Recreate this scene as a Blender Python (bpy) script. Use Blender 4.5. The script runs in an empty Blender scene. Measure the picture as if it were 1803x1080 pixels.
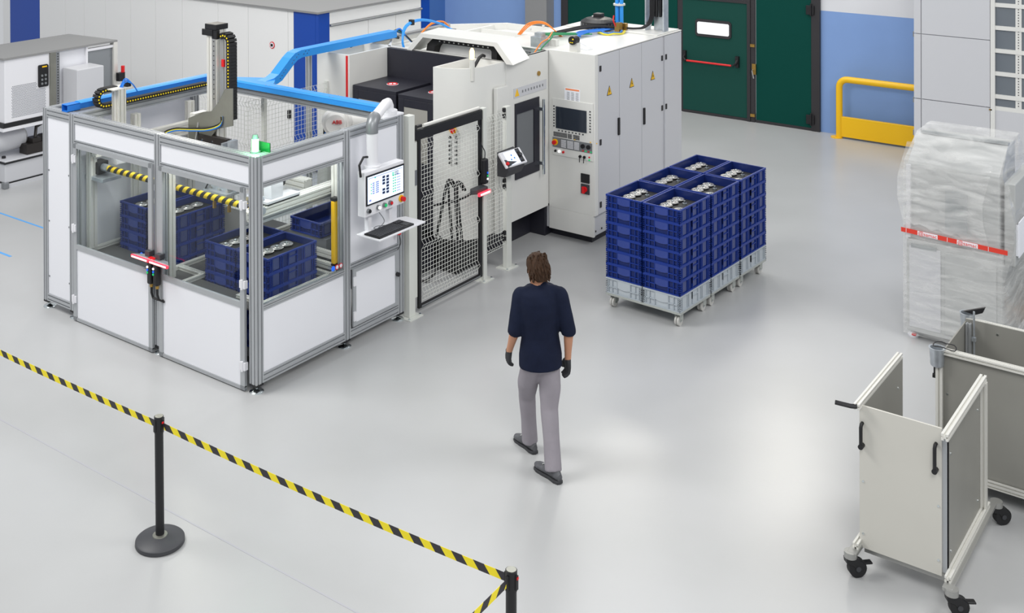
import bpy, math, random
from mathutils import Vector, Matrix
random.seed(7)
PI = math.pi
sc = bpy.context.scene
COL = sc.collection
# ------------------------------------------------------------------ camera, world, lights, exposure
YAW, PITCH, ROLL = 0.6604933219, -0.0061714805, -0.0037944249
FPX = 2036.37
cam_d = bpy.data.cameras.new('camera'); cam = bpy.data.objects.new('camera', cam_d); COL.objects.link(cam)
f = Vector((math.cos(YAW)*math.cos(PITCH), math.sin(YAW)*math.cos(PITCH), math.sin(PITCH)))
r = Vector((math.sin(YAW), -math.cos(YAW), 0)); u = r.cross(f)
r2 = r*math.cos(ROLL)+u*math.sin(ROLL); u2 = -r*math.sin(ROLL)+u*math.cos(ROLL)
mw = Matrix((r2, u2, -f)).transposed().to_4x4(); mw.translation = Vector((-7.290648, -7.73859, 5.028593))
cam.matrix_world = mw
cam_d.sensor_width = 36; cam_d.sensor_fit = 'HORIZONTAL'; cam_d.lens = FPX/1803*36
cam_d.shift_x = 136.85/1803; cam_d.shift_y = (-264.693-540)/1803
cam_d.clip_end = 100
sc.camera = cam
sc.view_settings.view_transform = 'Standard'; sc.view_settings.look = 'None'
sc.view_settings.gamma = 1; sc.view_settings.use_curve_mapping = False
sc.view_settings.exposure = 0.0
w = bpy.data.worlds.new('world'); sc.world = w; w.use_nodes = True
bg = w.node_tree.nodes['Background']; bg.inputs[0].default_value = (0.93, 0.96, 1.0, 1); bg.inputs[1].default_value = 0.56
def area(name, loc, sx, sy, power, col=(1, 1, 1), target=None):
    d = bpy.data.lights.new(name, 'AREA'); d.shape = 'RECTANGLE'; d.size = sx; d.size_y = sy; d.energy = power; d.color = col
    o = bpy.data.objects.new(name, d); COL.objects.link(o); o.location = loc
    if target:
        o.rotation_euler = (Vector(target)-Vector(loc)).to_track_quat('-Z', 'Y').to_euler()
    return o
area('hall_light', (-4.0, 3.5, 9.0), 4, 4, 700, (1, .985, .96), (1, 0, 0))
area('hall_light', (4.0, -9.0, 9.0), 4, 4, 380, (1, .99, .97), (2, -2, 0))
area('hall_light', (8.5, 2.5, 9.0), 5, 5, 310, (1, 1, 1), (8, 2, 0))
area('hall_light', (-6.0, -9.0, 9.0), 4, 4, 520, (1, .99, .97), (0, -1, 0))

for lx, ly, tx, ty in ((12.0, 2.9, 1.5, -2.87), (12.0, -.35, 1.5, -4.36), (5.86, 7.7, -1.29, -.68)):
    area('high_bay_lamp', (lx, ly, 6.0), 1.0, .8, 75, (1, .95, .84), (tx, ty, 0))

# ------------------------------------------------------------------ materials
def lin(h):
    h = h.lstrip('#'); c = [int(h[i:i+2], 16)/255 for i in (0, 2, 4)]
    return tuple((x/12.92 if x <= .04045 else ((x+.055)/1.055)**2.4) for x in c)+(1,)
MT = {}
def mat(name, hexc, rough=.5, metal=0, emit=0, spec=.5, alpha=1, noise=0, nscale=8, bump=0, bscale=60, stretch=None, coat=0):
    m = bpy.data.materials.new(name); m.use_nodes = True; nt = m.node_tree; b = nt.nodes['Principled BSDF']
    c = lin(hexc); b.inputs['Base Color'].default_value = c
    b.inputs['Roughness'].default_value = rough; b.inputs['Metallic'].default_value = metal
    b.inputs['Alpha'].default_value = alpha; b.inputs['Specular IOR Level'].default_value = spec
    if coat: b.inputs['Coat Weight'].default_value = coat; b.inputs['Coat Roughness'].default_value = .12
    if emit: b.inputs['Emission Color'].default_value = c; b.inputs['Emission Strength'].default_value = emit
    if noise or bump:
        tc = nt.nodes.new('ShaderNodeTexCoord'); mp = nt.nodes.new('ShaderNodeMapping'); nt.links.new(tc.outputs['Object'], mp.inputs[0])
        if stretch: mp.inputs['Scale'].default_value = stretch
    if noise:
        n = nt.nodes.new('ShaderNodeTexNoise'); n.inputs['Scale'].default_value = nscale; n.inputs['Detail'].default_value = 4
        nt.links.new(mp.outputs[0], n.inputs['Vector'])
        mr = nt.nodes.new('ShaderNodeMapRange'); mr.inputs['From Min'].default_value = .3; mr.inputs['From Max'].default_value = .7
        mr.inputs['To Min'].default_value = 1-noise; mr.inputs['To Max'].default_value = 1+noise
        nt.links.new(n.outputs[0], mr.inputs[0])
        mx = nt.nodes.new('ShaderNodeVectorMath'); mx.operation = 'SCALE'; mx.inputs[0].default_value = c[:3]
        nt.links.new(mr.outputs[0], mx.inputs['Scale']); nt.links.new(mx.outputs[0], b.inputs['Base Color'])
    if bump:
        n = nt.nodes.new('ShaderNodeTexNoise'); n.inputs['Scale'].default_value = bscale; n.inputs['Detail'].default_value = 3
        nt.links.new(mp.outputs[0], n.inputs['Vector'])
        bp = nt.nodes.new('ShaderNodeBump'); bp.inputs['Strength'].default_value = bump; bp.inputs['Distance'].default_value = .01
        nt.links.new(n.outputs[0], bp.inputs['Height']); nt.links.new(bp.outputs[0], b.inputs['Normal'])
    MT[name] = m; return m
def glassy(name, hexc, gl=.12, rough=.02, tint='#ffffff', body=0):
    m = bpy.data.materials.new(name); m.use_nodes = True; nt = m.node_tree; nt.nodes.clear()
    o = nt.nodes.new('ShaderNodeOutputMaterial'); t = nt.nodes.new('ShaderNodeBsdfTransparent'); t.inputs[0].default_value = lin(tint)
    g = nt.nodes.new('ShaderNodeBsdfGlossy'); g.inputs[0].default_value = lin(hexc); g.inputs['Roughness'].default_value = rough
    fr = nt.nodes.new('ShaderNodeLayerWeight'); fr.inputs[0].default_value = .25
    mx = nt.nodes.new('ShaderNodeMixShader'); fm = nt.nodes.new('ShaderNodeMath'); fm.operation = 'MULTIPLY'; fm.inputs[1].default_value = gl; nt.links.new(fr.outputs[0], fm.inputs[0]); nt.links.new(fm.outputs[0], mx.inputs[0]); nt.links.new(t.outputs[0], mx.inputs[1]); nt.links.new(g.outputs[0], mx.inputs[2])
    last = mx
    if body:
        d = nt.nodes.new('ShaderNodeBsdfDiffuse'); d.inputs[0].default_value = lin(hexc)
        m2 = nt.nodes.new('ShaderNodeMixShader'); m2.inputs[0].default_value = body
        nt.links.new(mx.outputs[0], m2.inputs[1]); nt.links.new(d.outputs[0], m2.inputs[2]); last = m2
    nt.links.new(last.outputs[0], o.inputs[0]); MT[name] = m; return m
def film(name):
    m = bpy.data.materials.new(name); m.use_nodes = True; nt = m.node_tree; nt.nodes.clear(); N = nt.nodes.new; K = nt.links.new
    o = N('ShaderNodeOutputMaterial'); t = N('ShaderNodeBsdfTransparent'); d = N('ShaderNodeBsdfDiffuse'); d.inputs[0].default_value = lin('#f4f4f2')
    g = N('ShaderNodeBsdfGlossy'); g.inputs['Roughness'].default_value = .12; g.inputs[0].default_value = (1, 1, 1, 1)
    tc = N('ShaderNodeTexCoord'); mp = N('ShaderNodeMapping'); mp.inputs['Scale'].default_value = (1, 1, 5); mp.inputs['Rotation'].default_value = (.35, 0, 0)
    n = N('ShaderNodeTexNoise'); n.inputs['Scale'].default_value = 3; n.inputs['Detail'].default_value = 6; n.inputs['Distortion'].default_value = .6
    K(tc.outputs['Object'], mp.inputs[0]); K(mp.outputs[0], n.inputs['Vector'])
    mr = N('ShaderNodeMapRange'); mr.inputs['From Min'].default_value = .35; mr.inputs['From Max'].default_value = .7; mr.inputs['To Min'].default_value = .06; mr.inputs['To Max'].default_value = .42
    K(n.outputs[0], mr.inputs[0])
    bp = N('ShaderNodeBump'); bp.inputs['Strength'].default_value = .55; bp.inputs['Distance'].default_value = .02; K(n.outputs[0], bp.inputs['Height'])
    K(bp.outputs[0], g.inputs['Normal']); K(bp.outputs[0], d.inputs['Normal'])
    m1 = N('ShaderNodeMixShader'); K(mr.outputs[0], m1.inputs[0]); K(t.outputs[0], m1.inputs[1]); K(d.outputs[0], m1.inputs[2])
    m2 = N('ShaderNodeMixShader'); m2.inputs[0].default_value = .13; K(m1.outputs[0], m2.inputs[1]); K(g.outputs[0], m2.inputs[2])
    K(m2.outputs[0], o.inputs[0]); MT[name] = m; return m
def striped(name, a, b, period, axis_vec, rough=.5):
    m = bpy.data.materials.new(name); m.use_nodes = True; nt = m.node_tree; N = nt.nodes.new; K = nt.links.new; bs = nt.nodes['Principled BSDF']; bs.inputs['Roughness'].default_value = rough
    tc = N('ShaderNodeTexCoord'); dt = N('ShaderNodeVectorMath'); dt.operation = 'DOT_PRODUCT'; dt.inputs[1].default_value = axis_vec; K(tc.outputs['Object'], dt.inputs[0])
    dv = N('ShaderNodeMath'); dv.operation = 'DIVIDE'; dv.inputs[1].default_value = period; K(dt.outputs['Value'], dv.inputs[0])
    fr = N('ShaderNodeMath'); fr.operation = 'FRACT'; K(dv.outputs[0], fr.inputs[0])
    gt = N('ShaderNodeMath'); gt.operation = 'GREATER_THAN'; gt.inputs[1].default_value = .5; K(fr.outputs[0], gt.inputs[0])
    mx = N('ShaderNodeMix'); mx.data_type = 'RGBA'; mx.inputs[6].default_value = lin(a); mx.inputs[7].default_value = lin(b); K(gt.outputs[0], mx.inputs[0])
    K(mx.outputs[2], bs.inputs['Base Color']); MT[name] = m; return m

# floor: glossy grey resin with faint cloudy wear
def floor_mat():
    m = bpy.data.materials.new('floor_resin'); m.use_nodes = True; nt = m.node_tree; N = nt.nodes.new; K = nt.links.new; b = nt.nodes['Principled BSDF']
    tc = N('ShaderNodeTexCoord'); n = N('ShaderNodeTexNoise'); n.inputs['Scale'].default_value = .5; n.inputs['Detail'].default_value = 5; K(tc.outputs['Object'], n.inputs['Vector'])
    rp = N('ShaderNodeValToRGB'); rp.color_ramp.elements[0].position = .3; rp.color_ramp.elements[1].position = .7
    rp.color_ramp.elements[0].color = lin('#abacac'); rp.color_ramp.elements[1].color = lin('#b6b7b8'); K(n.outputs[0], rp.inputs[0]); K(rp.outputs[0], b.inputs['Base Color'])
    n2 = N('ShaderNodeTexNoise'); n2.inputs['Scale'].default_value = 90; n2.inputs['Detail'].default_value = 2; K(tc.outputs['Object'], n2.inputs['Vector'])
    bp = N('ShaderNodeBump'); bp.inputs['Strength'].default_value = .12; bp.inputs['Distance'].default_value = .002; K(n2.outputs[0], bp.inputs['Height']); K(bp.outputs[0], b.inputs['Normal'])
    b.inputs['Roughness'].default_value = .3; b.inputs['Specular IOR Level'].default_value = .5
    return m
MT['floor'] = floor_mat()
mat('white', '#e4e4e8', .35); mat('panel_white', '#e6e7ec', .3); mat('mach_white', '#dededa', .35, noise=.012, nscale=3)
mat('mach_grey', '#c9cace', .4); mat('alu', '#b2b5b8', .38, .4, noise=.02, nscale=5, stretch=(1, 1, 1)); mat('alu_dark', '#8c8f92', .4, .5)
mat('black', '#151518', .45); mat('anthracite', '#24242e', .45, noise=.04, nscale=20); mat('rubber', '#1c1c1e', .7)
mat('steel', '#c4c3c0', .33, .9); mat('chrome', '#dde4e6', .15, 1); mat('plate_steel', '#98988f', .35, .75, noise=.06, nscale=5)
mat('blue_enclosure', '#0a45a6', .3); mat('enc_white', '#eeeeed', .4); mat('enc_top', '#8c8c8c', .5)
mat('blue_tray', '#2f95e8', .4); mat('tray_cable', '#2a7fd0', .5)
mat('crate_blue', '#11245f', .4, spec=.35, noise=.05, nscale=12); mat('crate_rib', '#143184', .4, spec=.35); mat('crate_blue_light', '#2c3f88', .42, noise=.04, nscale=10); mat('crate_label', '#3c4677', .4)  # relief shading put into colour: recessed crate walls darker, ribs lighter
mat('crate_grey', '#b4bbc1', .45); mat('crate_grey_rib', '#a9b1b8', .45); mat('dolly', '#b5b9b4', .4, .4); mat('wheel_grey', '#bdbcb8', .5)
mat('insert', '#1b1b1d', .6, noise=.2, nscale=60); mat('wire', '#dadcd6', .45); mat('post_white', '#d5d7d1', .45)
mat('door_green', '#03423a', .6, spec=.12); mat('door_green_leaf', '#18473f', .6, spec=.15); mat('door_frame', '#2c2a2d', .5)
mat('wall_blue', '#7f9fd3', .7, noise=.02, nscale=2); mat('wall_white', '#d9dade', .75, noise=.015, nscale=2); mat('wall_deep_blue', '#4a74b2', .6)
mat('yellow', '#f5c00c', .35); mat('led', '#fff6e8', .4, emit=.85); mat('yellow_tape', '#ffe000', .5); mat('red', '#d81a20', .4); mat('green_btn', '#18a860', .4, emit=.6)
mat('blue_btn', '#1c5fd6', .4, emit=.6); mat('white_lit', '#ffffff', .4, emit=1.2); mat('screen_lit', '#d7e6ff', .3, emit=.85)
mat('screen_ink', '#27365c', .5); mat('screen_green', '#3fc295', .5, emit=.4); mat('screen_dark', '#2c333e', .12); mat('screen_mid', '#8d9bd8', .5, emit=.3)
mat('green_glow', '#9dffae', .3, emit=2.2); mat('green_reflect', '#045a2c', .2); mat('lamp_cap', '#74787a', .3)
mat('amber_glow', '#ffc27a', .3, emit=5); mat('red_glow', '#ff2a3c', .3, emit=2.2); mat('pink_glow', '#ffb4b4', .3, emit=2.4)
mat('key', '#3b3c40', .5); mat('cable_orange', '#f08a35', .5); mat('cable_green', '#2f8a5a', .5); mat('cable_yellow', '#dccf3a', .5); mat('cable_blue', '#1e78d8', .5)
mat('window_lit', '#e6e8e8', .3, emit=.4); mat('brass', '#b08d4a', .35, .8); mat('label_paper', '#eceef4', .6); mat('orange_ink', '#ef8a55', .6); mat('blue_line', '#56a2e4', .5)
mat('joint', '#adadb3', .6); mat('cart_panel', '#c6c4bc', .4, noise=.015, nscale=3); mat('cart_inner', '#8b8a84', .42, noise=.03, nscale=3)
mat('cart_metal', '#a5a5a2', .35, .5); mat('alu_bright', '#dddcd6', .35, .2); mat('galv', '#b8bec4', .3, .6, noise=.15, nscale=14)
mat('skin', '#c08a6c', .55); mat('hair', '#3a2617', .7, spec=.3, bump=.7, bscale=90, stretch=(1, 1, .2), noise=.3, nscale=50); mat('shirt', '#141b30', .85, spec=.2, noise=.1, nscale=12, bump=.3, bscale=25)
mat('trousers', '#8e8990', .85, noise=.05, nscale=8, bump=.3, bscale=14); mat('glove', '#2b2c30', .7); mat('shoe', '#55565a', .65, noise=.25, nscale=25); mat('sole', '#37383b', .7); mat('lace', '#c5c8c6', .7)
mat('wrap_body', '#b3b5b4', .5); mat('tape_red', '#dd3c2c', .45); mat('pane_reflect', '#a3a19a', .12); mat('wrap_dark', '#8c9294', .5); mat('pallet', '#a06a25', .7, noise=.15, nscale=10); mat('glass_reflect', '#6f767d', .12)  # reflections put into the colour of loading-door panes and cabinet bay glass
mat('table_dark', '#4b4a49', .5); mat('mesh_hole', '#8a8c92', .6); mat('shelf_blue', '#7c95b4', .4); mat('robot_white', '#e5e3df', .35); mat('motor', '#34302e', .4, .3)
glassy('glass', '#ffffff', gl=.05, rough=.02, tint='#f6f9f9'); glassy('smoke_glass', '#c8ccd0', gl=.5, rough=.05, tint='#b5b9bc', body=.3); film('film')

# ------------------------------------------------------------------ mesh helpers
class M:
    def __init__(s): s.v = []; s.f = []; s.mi = []; s.cur = 0
    def _f(s, f): s.f.append(f); s.mi.append(s.cur)
    def box(s, x0, x1, y0, y1, z0, z1):
        n = len(s.v); s.v += [(x, y, z) for z in (z0, z1) for y in (y0, y1) for x in (x0, x1)]
        for q in ((0, 2, 3, 1), (4, 5, 7, 6), (0, 1, 5, 4), (2, 6, 7, 3), (0, 4, 6, 2), (1, 3, 7, 5)): s._f(tuple(n+i for i in q))
        return s
    def add(s, vs, fs):
        n = len(s.v); s.v += [tuple(x) for x in vs]
        for q in fs: s._f(tuple(n+i for i in q))
        return s
    def prism(s, poly, axis, a0, a1, cap=True):
        n = len(s.v); k = len(poly)
        def P(p, a): return {0: (a, p[0], p[1]), 1: (p[0], a, p[1]), 2: (p[0], p[1], a)}[axis]
        s.v += [P(p, a0) for p in poly]+[P(p, a1) for p in poly]
        for i in range(k):
            j = (i+1) % k; s._f((n+i, n+j, n+k+j, n+k+i))
        if cap: s._f(tuple(n+i for i in reversed(range(k)))); s._f(tuple(n+k+i for i in range(k)))
        return s
    def prof(s, axis, a0, a1, u0, u1, v0, v1, gu=2, gv=2, gw=.012, gd=.014):
        # extruded aluminium bar, gu grooves on the faces that run along u, gv along v
        def side(p, q, n, inward):
            out = [p]; L = (Vector(q)-Vector(p)).length; d = (Vector(q)-Vector(p))/L; iv = Vector(inward)
            for i in range(n):
                c = L*(i+.5)/n; a = Vector(p)+d*(c-gw/2); b = Vector(p)+d*(c+gw/2)
                out += [tuple(a), tuple(a+iv*gd), tuple(b+iv*gd), tuple(b)]
            return out
        poly = side((u0, v0), (u1, v0), gu, (0, 1))+side((u1, v0), (u1, v1), gv, (-1, 0))+side((u1, v1), (u0, v1), gu, (0, -1))+side((u0, v1), (u0, v0), gv, (1, 0))
        return s.prism(poly, axis, a0, a1)
    def cyl(s, p0, p1, r, n=16, r1=None):
        p0 = Vector(p0); p1 = Vector(p1); r1 = r if r1 is None else r1; d = (p1-p0).normalized()
        a = d.orthogonal().normalized(); b = d.cross(a); k = len(s.v)
        for p, q in ((p0, r), (p1, r1)):
            for i in range(n):
                t = 2*PI*i/n; s.v.append(tuple(p+a*q*math.cos(t)+b*q*math.sin(t)))
        for i in range(n): j = (i+1) % n; s._f((k+i, k+j, k+n+j, k+n+i))
        s._f(tuple(k+i for i in reversed(range(n)))); s._f(tuple(k+n+i for i in range(n)))
        return s
    def tube(s, pts, r, n=8, radii=None, closed=False):
        pts = [Vector(p) for p in pts]; k = len(s.v); m = len(pts); up = None
        for i, p in enumerate(pts):
            if closed: d = (pts[(i+1) % m]-pts[i-1]).normalized()
            else: d = ((pts[min(i+1, m-1)]-pts[max(i-1, 0)])).normalized()
            if up is None: a = d.orthogonal().normalized()
            else:
                a = up-d*up.dot(d)
                a = a.normalized() if a.length > 1e-6 else d.orthogonal().normalized()
            up = a; b = d.cross(a); rr = radii[i] if radii else r
            for j in range(n): t = 2*PI*j/n; s.v.append(tuple(p+a*rr*math.cos(t)+b*rr*math.sin(t)))
        for i in range(m if closed else m-1):
            i2 = (i+1) % m
            for j in range(n): j2 = (j+1) % n; s._f((k+i*n+j, k+i*n+j2, k+i2*n+j2, k+i2*n+j))
        if not closed: s._f(tuple(k+j for j in reversed(range(n)))); s._f(tuple(k+(m-1)*n+j for j in range(n)))
        return s
    def lathe(s, c, prof, n=24):
        k = len(s.v)
        for (r, z) in prof:
            for i in range(n): t = 2*PI*i/n; s.v.append((c[0]+r*math.cos(t), c[1]+r*math.sin(t), c[2]+z))
        for a in range(len(prof)-1):
            for i in range(n): j = (i+1) % n; s._f((k+a*n+i, k+a*n+j, k+(a+1)*n+j, k+(a+1)*n+i))
        s._f(tuple(k+i for i in reversed(range(n)))); s._f(tuple(k+(len(prof)-1)*n+i for i in range(n)))
        return s
    def loft(s, rings, n=20):
        # rings: (centre, axis_a vec, axis_b vec)
        k = len(s.v)
        for c, a, b in rings:
            c = Vector(c); a = Vector(a); b = Vector(b)
            for i in range(n): t = 2*PI*i/n; s.v.append(tuple(c+a*math.cos(t)+b*math.sin(t)))
        for q in range(len(rings)-1):
            for i in range(n): j = (i+1) % n; s._f((k+q*n+i, k+q*n+j, k+(q+1)*n+j, k+(q+1)*n+i))
        s._f(tuple(k+i for i in reversed(range(n)))); s._f(tuple(k+(len(rings)-1)*n+i for i in range(n)))
        return s
    def xf(s, mtx, start=0):
        for i in range(start, len(s.v)): s.v[i] = tuple(mtx @ Vector(s.v[i]))
        return s
ORG = {}
def build(m, name, mats, parent=None, smooth=False, bevel=0, kind=None, label=None, loc=None):
    me = bpy.data.meshes.new(name)
    if parent is not None: off = ORG[parent]
    elif loc is not None: off = Vector(loc)
    else:
        xs = [v[0] for v in m.v]; ys = [v[1] for v in m.v]; off = Vector(((min(xs)+max(xs))/2, (min(ys)+max(ys))/2, min(v[2] for v in m.v)))
    me.from_pydata([(v[0]-off.x, v[1]-off.y, v[2]-off.z) for v in m.v], [], m.f)
    if not isinstance(mats, (list, tuple)): mats = [mats]
    for q in mats: me.materials.append(MT[q])
    if len(mats) > 1: me.polygons.foreach_set('material_index', m.mi)
    if smooth:
        me.shade_smooth(); me.set_sharp_from_angle(angle=math.radians(38))
    me.update()
    o = bpy.data.objects.new(name, me); COL.objects.link(o); ORG[o] = off
    if parent is not None: o.parent = parent
    else: o.location = off
    if bevel:
        b = o.modifiers.new('bevel', 'BEVEL'); b.width = bevel; b.segments = 2; b.limit_method = 'ANGLE'; b.angle_limit = .7
    if kind: o['kind'] = kind
    if label: o['label'] = label
    return o
def thing(name, label, cat, loc=(0, 0, 0), rz=0, group=None, local=False):
    o = bpy.data.objects.new(name, None); COL.objects.link(o); o.location = loc; o.rotation_euler = (0, 0, rz); o.empty_display_size = .1
    o['label'] = label; o['category'] = cat
    if group: o['group'] = group
    ORG[o] = Vector((0, 0, 0)) if (local or rz) else Vector(loc)
    return o
def tag(o, label, cat, group=None):
    o['label'] = label; o['category'] = cat
    if group: o['group'] = group
    return o
def struct(m, name, mats, **k): return build(m, name, mats, kind='structure', **k)
def dup(root, loc, rz=None, label=None, group=None):
    def rec(o, par):
        c = o.copy(); COL.objects.link(c)
        if par is not None: c.parent = par
        for ch in o.children: rec(ch, c)
        return c
    c = rec(root, None); c.location = loc
    if rz is not None: c.rotation_euler = (0, 0, rz)
    if label: c['label'] = label
    if group: c['group'] = group
    return c
def B(*a): return M().box(*a)
def text(s, name, size, o, xdir, ydir, mt, parent, depth=.001):
    cu = bpy.data.curves.new(name, 'FONT'); cu.body = s; cu.size = size; cu.extrude = depth; cu.align_x = 'CENTER'; cu.align_y = 'CENTER'
    tmp = bpy.data.objects.new('tmp', cu); COL.objects.link(tmp)
    me = bpy.data.meshes.new_from_object(tmp.evaluated_get(bpy.context.evaluated_depsgraph_get())); bpy.data.objects.remove(tmp)
    x = Vector(xdir).normalized(); y = Vector(ydir).normalized(); z = x.cross(y)
    mt4 = Matrix((x, y, z)).transposed().to_4x4(); mt4.translation = Vector(o)-ORG[parent]
    me.transform(mt4); me.name = name; me.materials.clear(); me.materials.append(MT[mt])
    ob = bpy.data.objects.new(name, me); COL.objects.link(ob); ob.parent = parent; ORG[ob] = ORG[parent]; return ob

# ------------------------------------------------------------------ room
struct(B(-10, 13.2, -12, 16, -.2, 0), 'floor', 'floor')
WX = 12.58
wb = M().box(WX, WX+.2, -12, -.74, 0, 2.1); wb.box(WX, WX+.2, 4.46, 7.6, 0, 3.0)
struct(wb, 'wall_back', 'wall_blue')
wu = M().box(WX, WX+.2, -12, -.74, 2.1, 4.2); wu.box(WX, WX+.2, -.74, 4.46, 3.0, 4.2); wu.box(WX, WX+.2, 4.46, 16, 3.0, 4.2)
struct(wu, 'wall_back_upper', 'wall_white')
struct(B(11.9, WX, 7.42, 7.6, 0, 4.2), 'wall_left', 'wall_deep_blue')
struct(B(WX-.28, WX, 4.66, 5.17, 0, 4.2), 'trim_1', 'enc_top')
# floor joint line and blue floor tapes
struct(B(-1.68, -1.666, -12, 16, 0.0, .0015), 'trim_2', 'joint')
struct(B(.62, .655, 4.98, 7.0, 0.0, .002), 'trim_3', 'blue_line')
struct(B(1.475, 1.505, 3.6, 9.0, 0.0, .002), 'trim_4', 'blue_line')
# green industrial door
d1 = bpy.data.objects.new('door_1', None); COL.objects.link(d1); d1['kind'] = 'structure'; d1.location = (WX, .5, 0); ORG[d1] = Vector((WX, .5, 0))
fx = WX-.06
fm = M().box(fx, WX, -.75, -.60, 0, 3.0); fm.box(fx, WX, 4.30, 4.46, 0, 3.0); fm.box(fx, WX, -.75, 4.46, 2.9, 3.0); fm.box(fx+.02, WX, 1.82, 1.93, 0, 2.9)
build(fm, 'door_frame', 'door_frame', d1, bevel=.006)
lf = build(B(WX-.045, WX, -.60, .40, .03, 2.9), 'door_leaf', 'door_green', d1, bevel=.004)
build(B(WX-.05, WX-.04, -.6, .40, .0, .05), 'kick_rail', 'door_frame', lf)
l2 = build(B(WX-.045, WX, .56, 1.82, .05, 2.11), 'wicket_leaf', 'door_green_leaf', d1, bevel=.004)
build(B(WX-.045, WX, .56, 1.82, 2.19, 2.9), 'upper_leaf', 'door_green', d1)
build(M().box(fx, WX, .42, .49, 0, 2.9).box(fx-.01, WX, .50, .56, 0, 2.9).box(fx, WX, .56, 1.82, 2.11, 2.19).box(fx+.01, WX, .56, 1.82, 0, .05), 'mullion', 'door_frame', d1)
build(B(WX-.045, WX, 1.93, 4.30, .03, 2.9), 'sliding_leaf', 'door_green', d1)
build(B(WX-.05, WX-.03, 3.2, 3.25, .03, 2.9), 'leaf_joint', 'door_frame', d1)
build(M().prism([(.9, 1.44), (1.52, 1.44), (1.56, 1.48), (1.56, 1.72), (1.52, 1.76), (.9, 1.76), (.86, 1.72), (.86, 1.48)], 0, WX-.065, WX-.04), 'window_frame', 'door_frame', l2)
build(M().prism([(.92, 1.49), (1.5, 1.49), (1.52, 1.51), (1.52, 1.69), (1.5, 1.71), (.92, 1.71), (.9, 1.69), (.9, 1.51)], 0, WX-.07, WX-.06), 'pane', 'window_lit', l2)
build(M().cyl((WX-.14, .83, .98), (WX-.14, 1.70, .98), .018, 12), 'push_bar', 'red', l2, smooth=True)
for y in (.74, 1.77):
    s = .06 if y < 1 else -.05
    build(M().box(WX-.1, WX-.04, y-.03, y+.03, .95, 1.15).tube([(WX-.08, y, 1.08), (WX-.13, y, 1.03), (WX-.14, y+s, .98)], .02, 8), 'bar_bracket', 'black', l2)
for z in (.12, 2.02): build(M().box(fx-.03, fx, -.66, -.52, z, z+.16).box(fx-.05, fx-.03, -.62, -.6, z-.02, z+.2), 'hinge', 'black', d1, bevel=.004)
build(M().box(fx-.025, fx, .39, .46, .86, 1.05), 'lock_plate', 'brass', d1)
build(M().tube([(fx-.03, .44, .95), (fx-.07, .44, .93), (fx-.07, .41, .80)], .01, 6), 'door_handle', 'steel', d1)
for z in (.1, 1.35): build(B(fx-.03, fx, .41, .49, z, z+.05), 'latch', 'brass', d1)
# yellow barrier
t = thing('crash_barrier', 'yellow tubular guard rail with solid kick plate in front of the blue wall', 'barrier', (12.36, -1.9, 0))
pts = [(12.36, -1.14, 0), (12.36, -1.14, .86)]
for i in range(1, 7): a = PI/2*i/6; pts.append((12.36, -1.14-.14*(1-math.cos(a)), .86+.14*math.sin(a)))
pts += [(12.36, -2.7, 1.0)]
for i in range(1, 7): a = PI/2*i/6; pts.append((12.36, -2.7-.14*math.sin(a), 1.0-.14*(1-math.cos(a))))
pts += [(12.36, -2.84, 0)]
build(M().tube(pts, .055, 14), 'rail', 'yellow', t, smooth=True)
build(M().box(12.33, 12.39, -2.84, -1.14, .03, .37), 'kick_plate', 'yellow', t, bevel=.006)
for y in (-1.1, -2.88): build(M().cyl((12.36, y, 0), (12.36, y, .015), .1, 16), 'foot_plate', 'yellow', t)

# ------------------------------------------------------------------ far left enclosure (white and blue)
t = thing('machine_enclosure', 'tall white panelled machine housing with royal blue corner stripes behind the handling cell', 'machine', (6.8, 8, 0))
H1 = 2.46
build(B(5.56, 8.2, 4.5, 13.0, 0, H1-.03), 'core', 'enc_white', t)
build(M().prism([(5.45, 4.40), (8.25, 4.40), (8.25, 13.0), (5.45, 13.0)], 2, H1-.03, H1), 'roof', 'enc_top', t)
seams = [13.0, 12.753, 11.754, 10.93, 10.35, 9.708, 8.99, 8.305, 7.602, 6.706, 5.99, 5.095, 4.971, 4.503]
for i in range(len(seams)-1):
    a, b = seams[i+1], seams[i]
    blue = i in (1, 12)
    p = build(B(5.50, 5.56, a+.003, b-.003, .03, H1-.03), 'panel', 'blue_enclosure' if blue else 'enc_white', t, bevel=.002)
    if blue: p['label'] = 'royal blue panel'
p = build(B(5.50, 5.742, 4.44, 4.503, .03, H1-.03), 'panel', 'blue_enclosure', t); p['label'] = 'royal blue panel'
for a, b, c in ((5.745, 6.645, 0), (6.655, 7.33, 0), (7.34, 8.0, 0), (8.01, 8.24, 1)):
    z1 = H1-.03 if c else 2.2
    p = build(B(a, b, 4.44, 4.5, .03, z1), 'panel', 'blue_enclosure' if c else 'enc_white', t, bevel=.002)
    if c: p['label'] = 'royal blue panel'
build(B(5.745, 8.0, 4.44, 4.5, 2.24, H1-.03), 'header_panel', 'enc_white', t)
build(M().cyl((5.745, 4.42, 2.22), (8.0, 4.42, 2.22), .018, 8), 'guide_rail', 'alu_dark', t)
for z in (.75, 1.62): build(B(5.47, 5.50, 5.03, 5.09, z, z+.13), 'hinge', 'black', t)
build(M().cyl((5.497, 5.44, 1.85), (5.49, 5.44, 1.85), .055, 20), 'warning_disc', 'red', t, label='red ring prohibition sign')
build(M().cyl((5.492, 5.44, 1.85), (5.485, 5.44, 1.85), .042, 20), 'disc_face', 'label_paper', t)
build(B(5.482, 5.486, 5.415, 5.465, 1.83, 1.87), 'pictogram', 'black', t)

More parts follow.
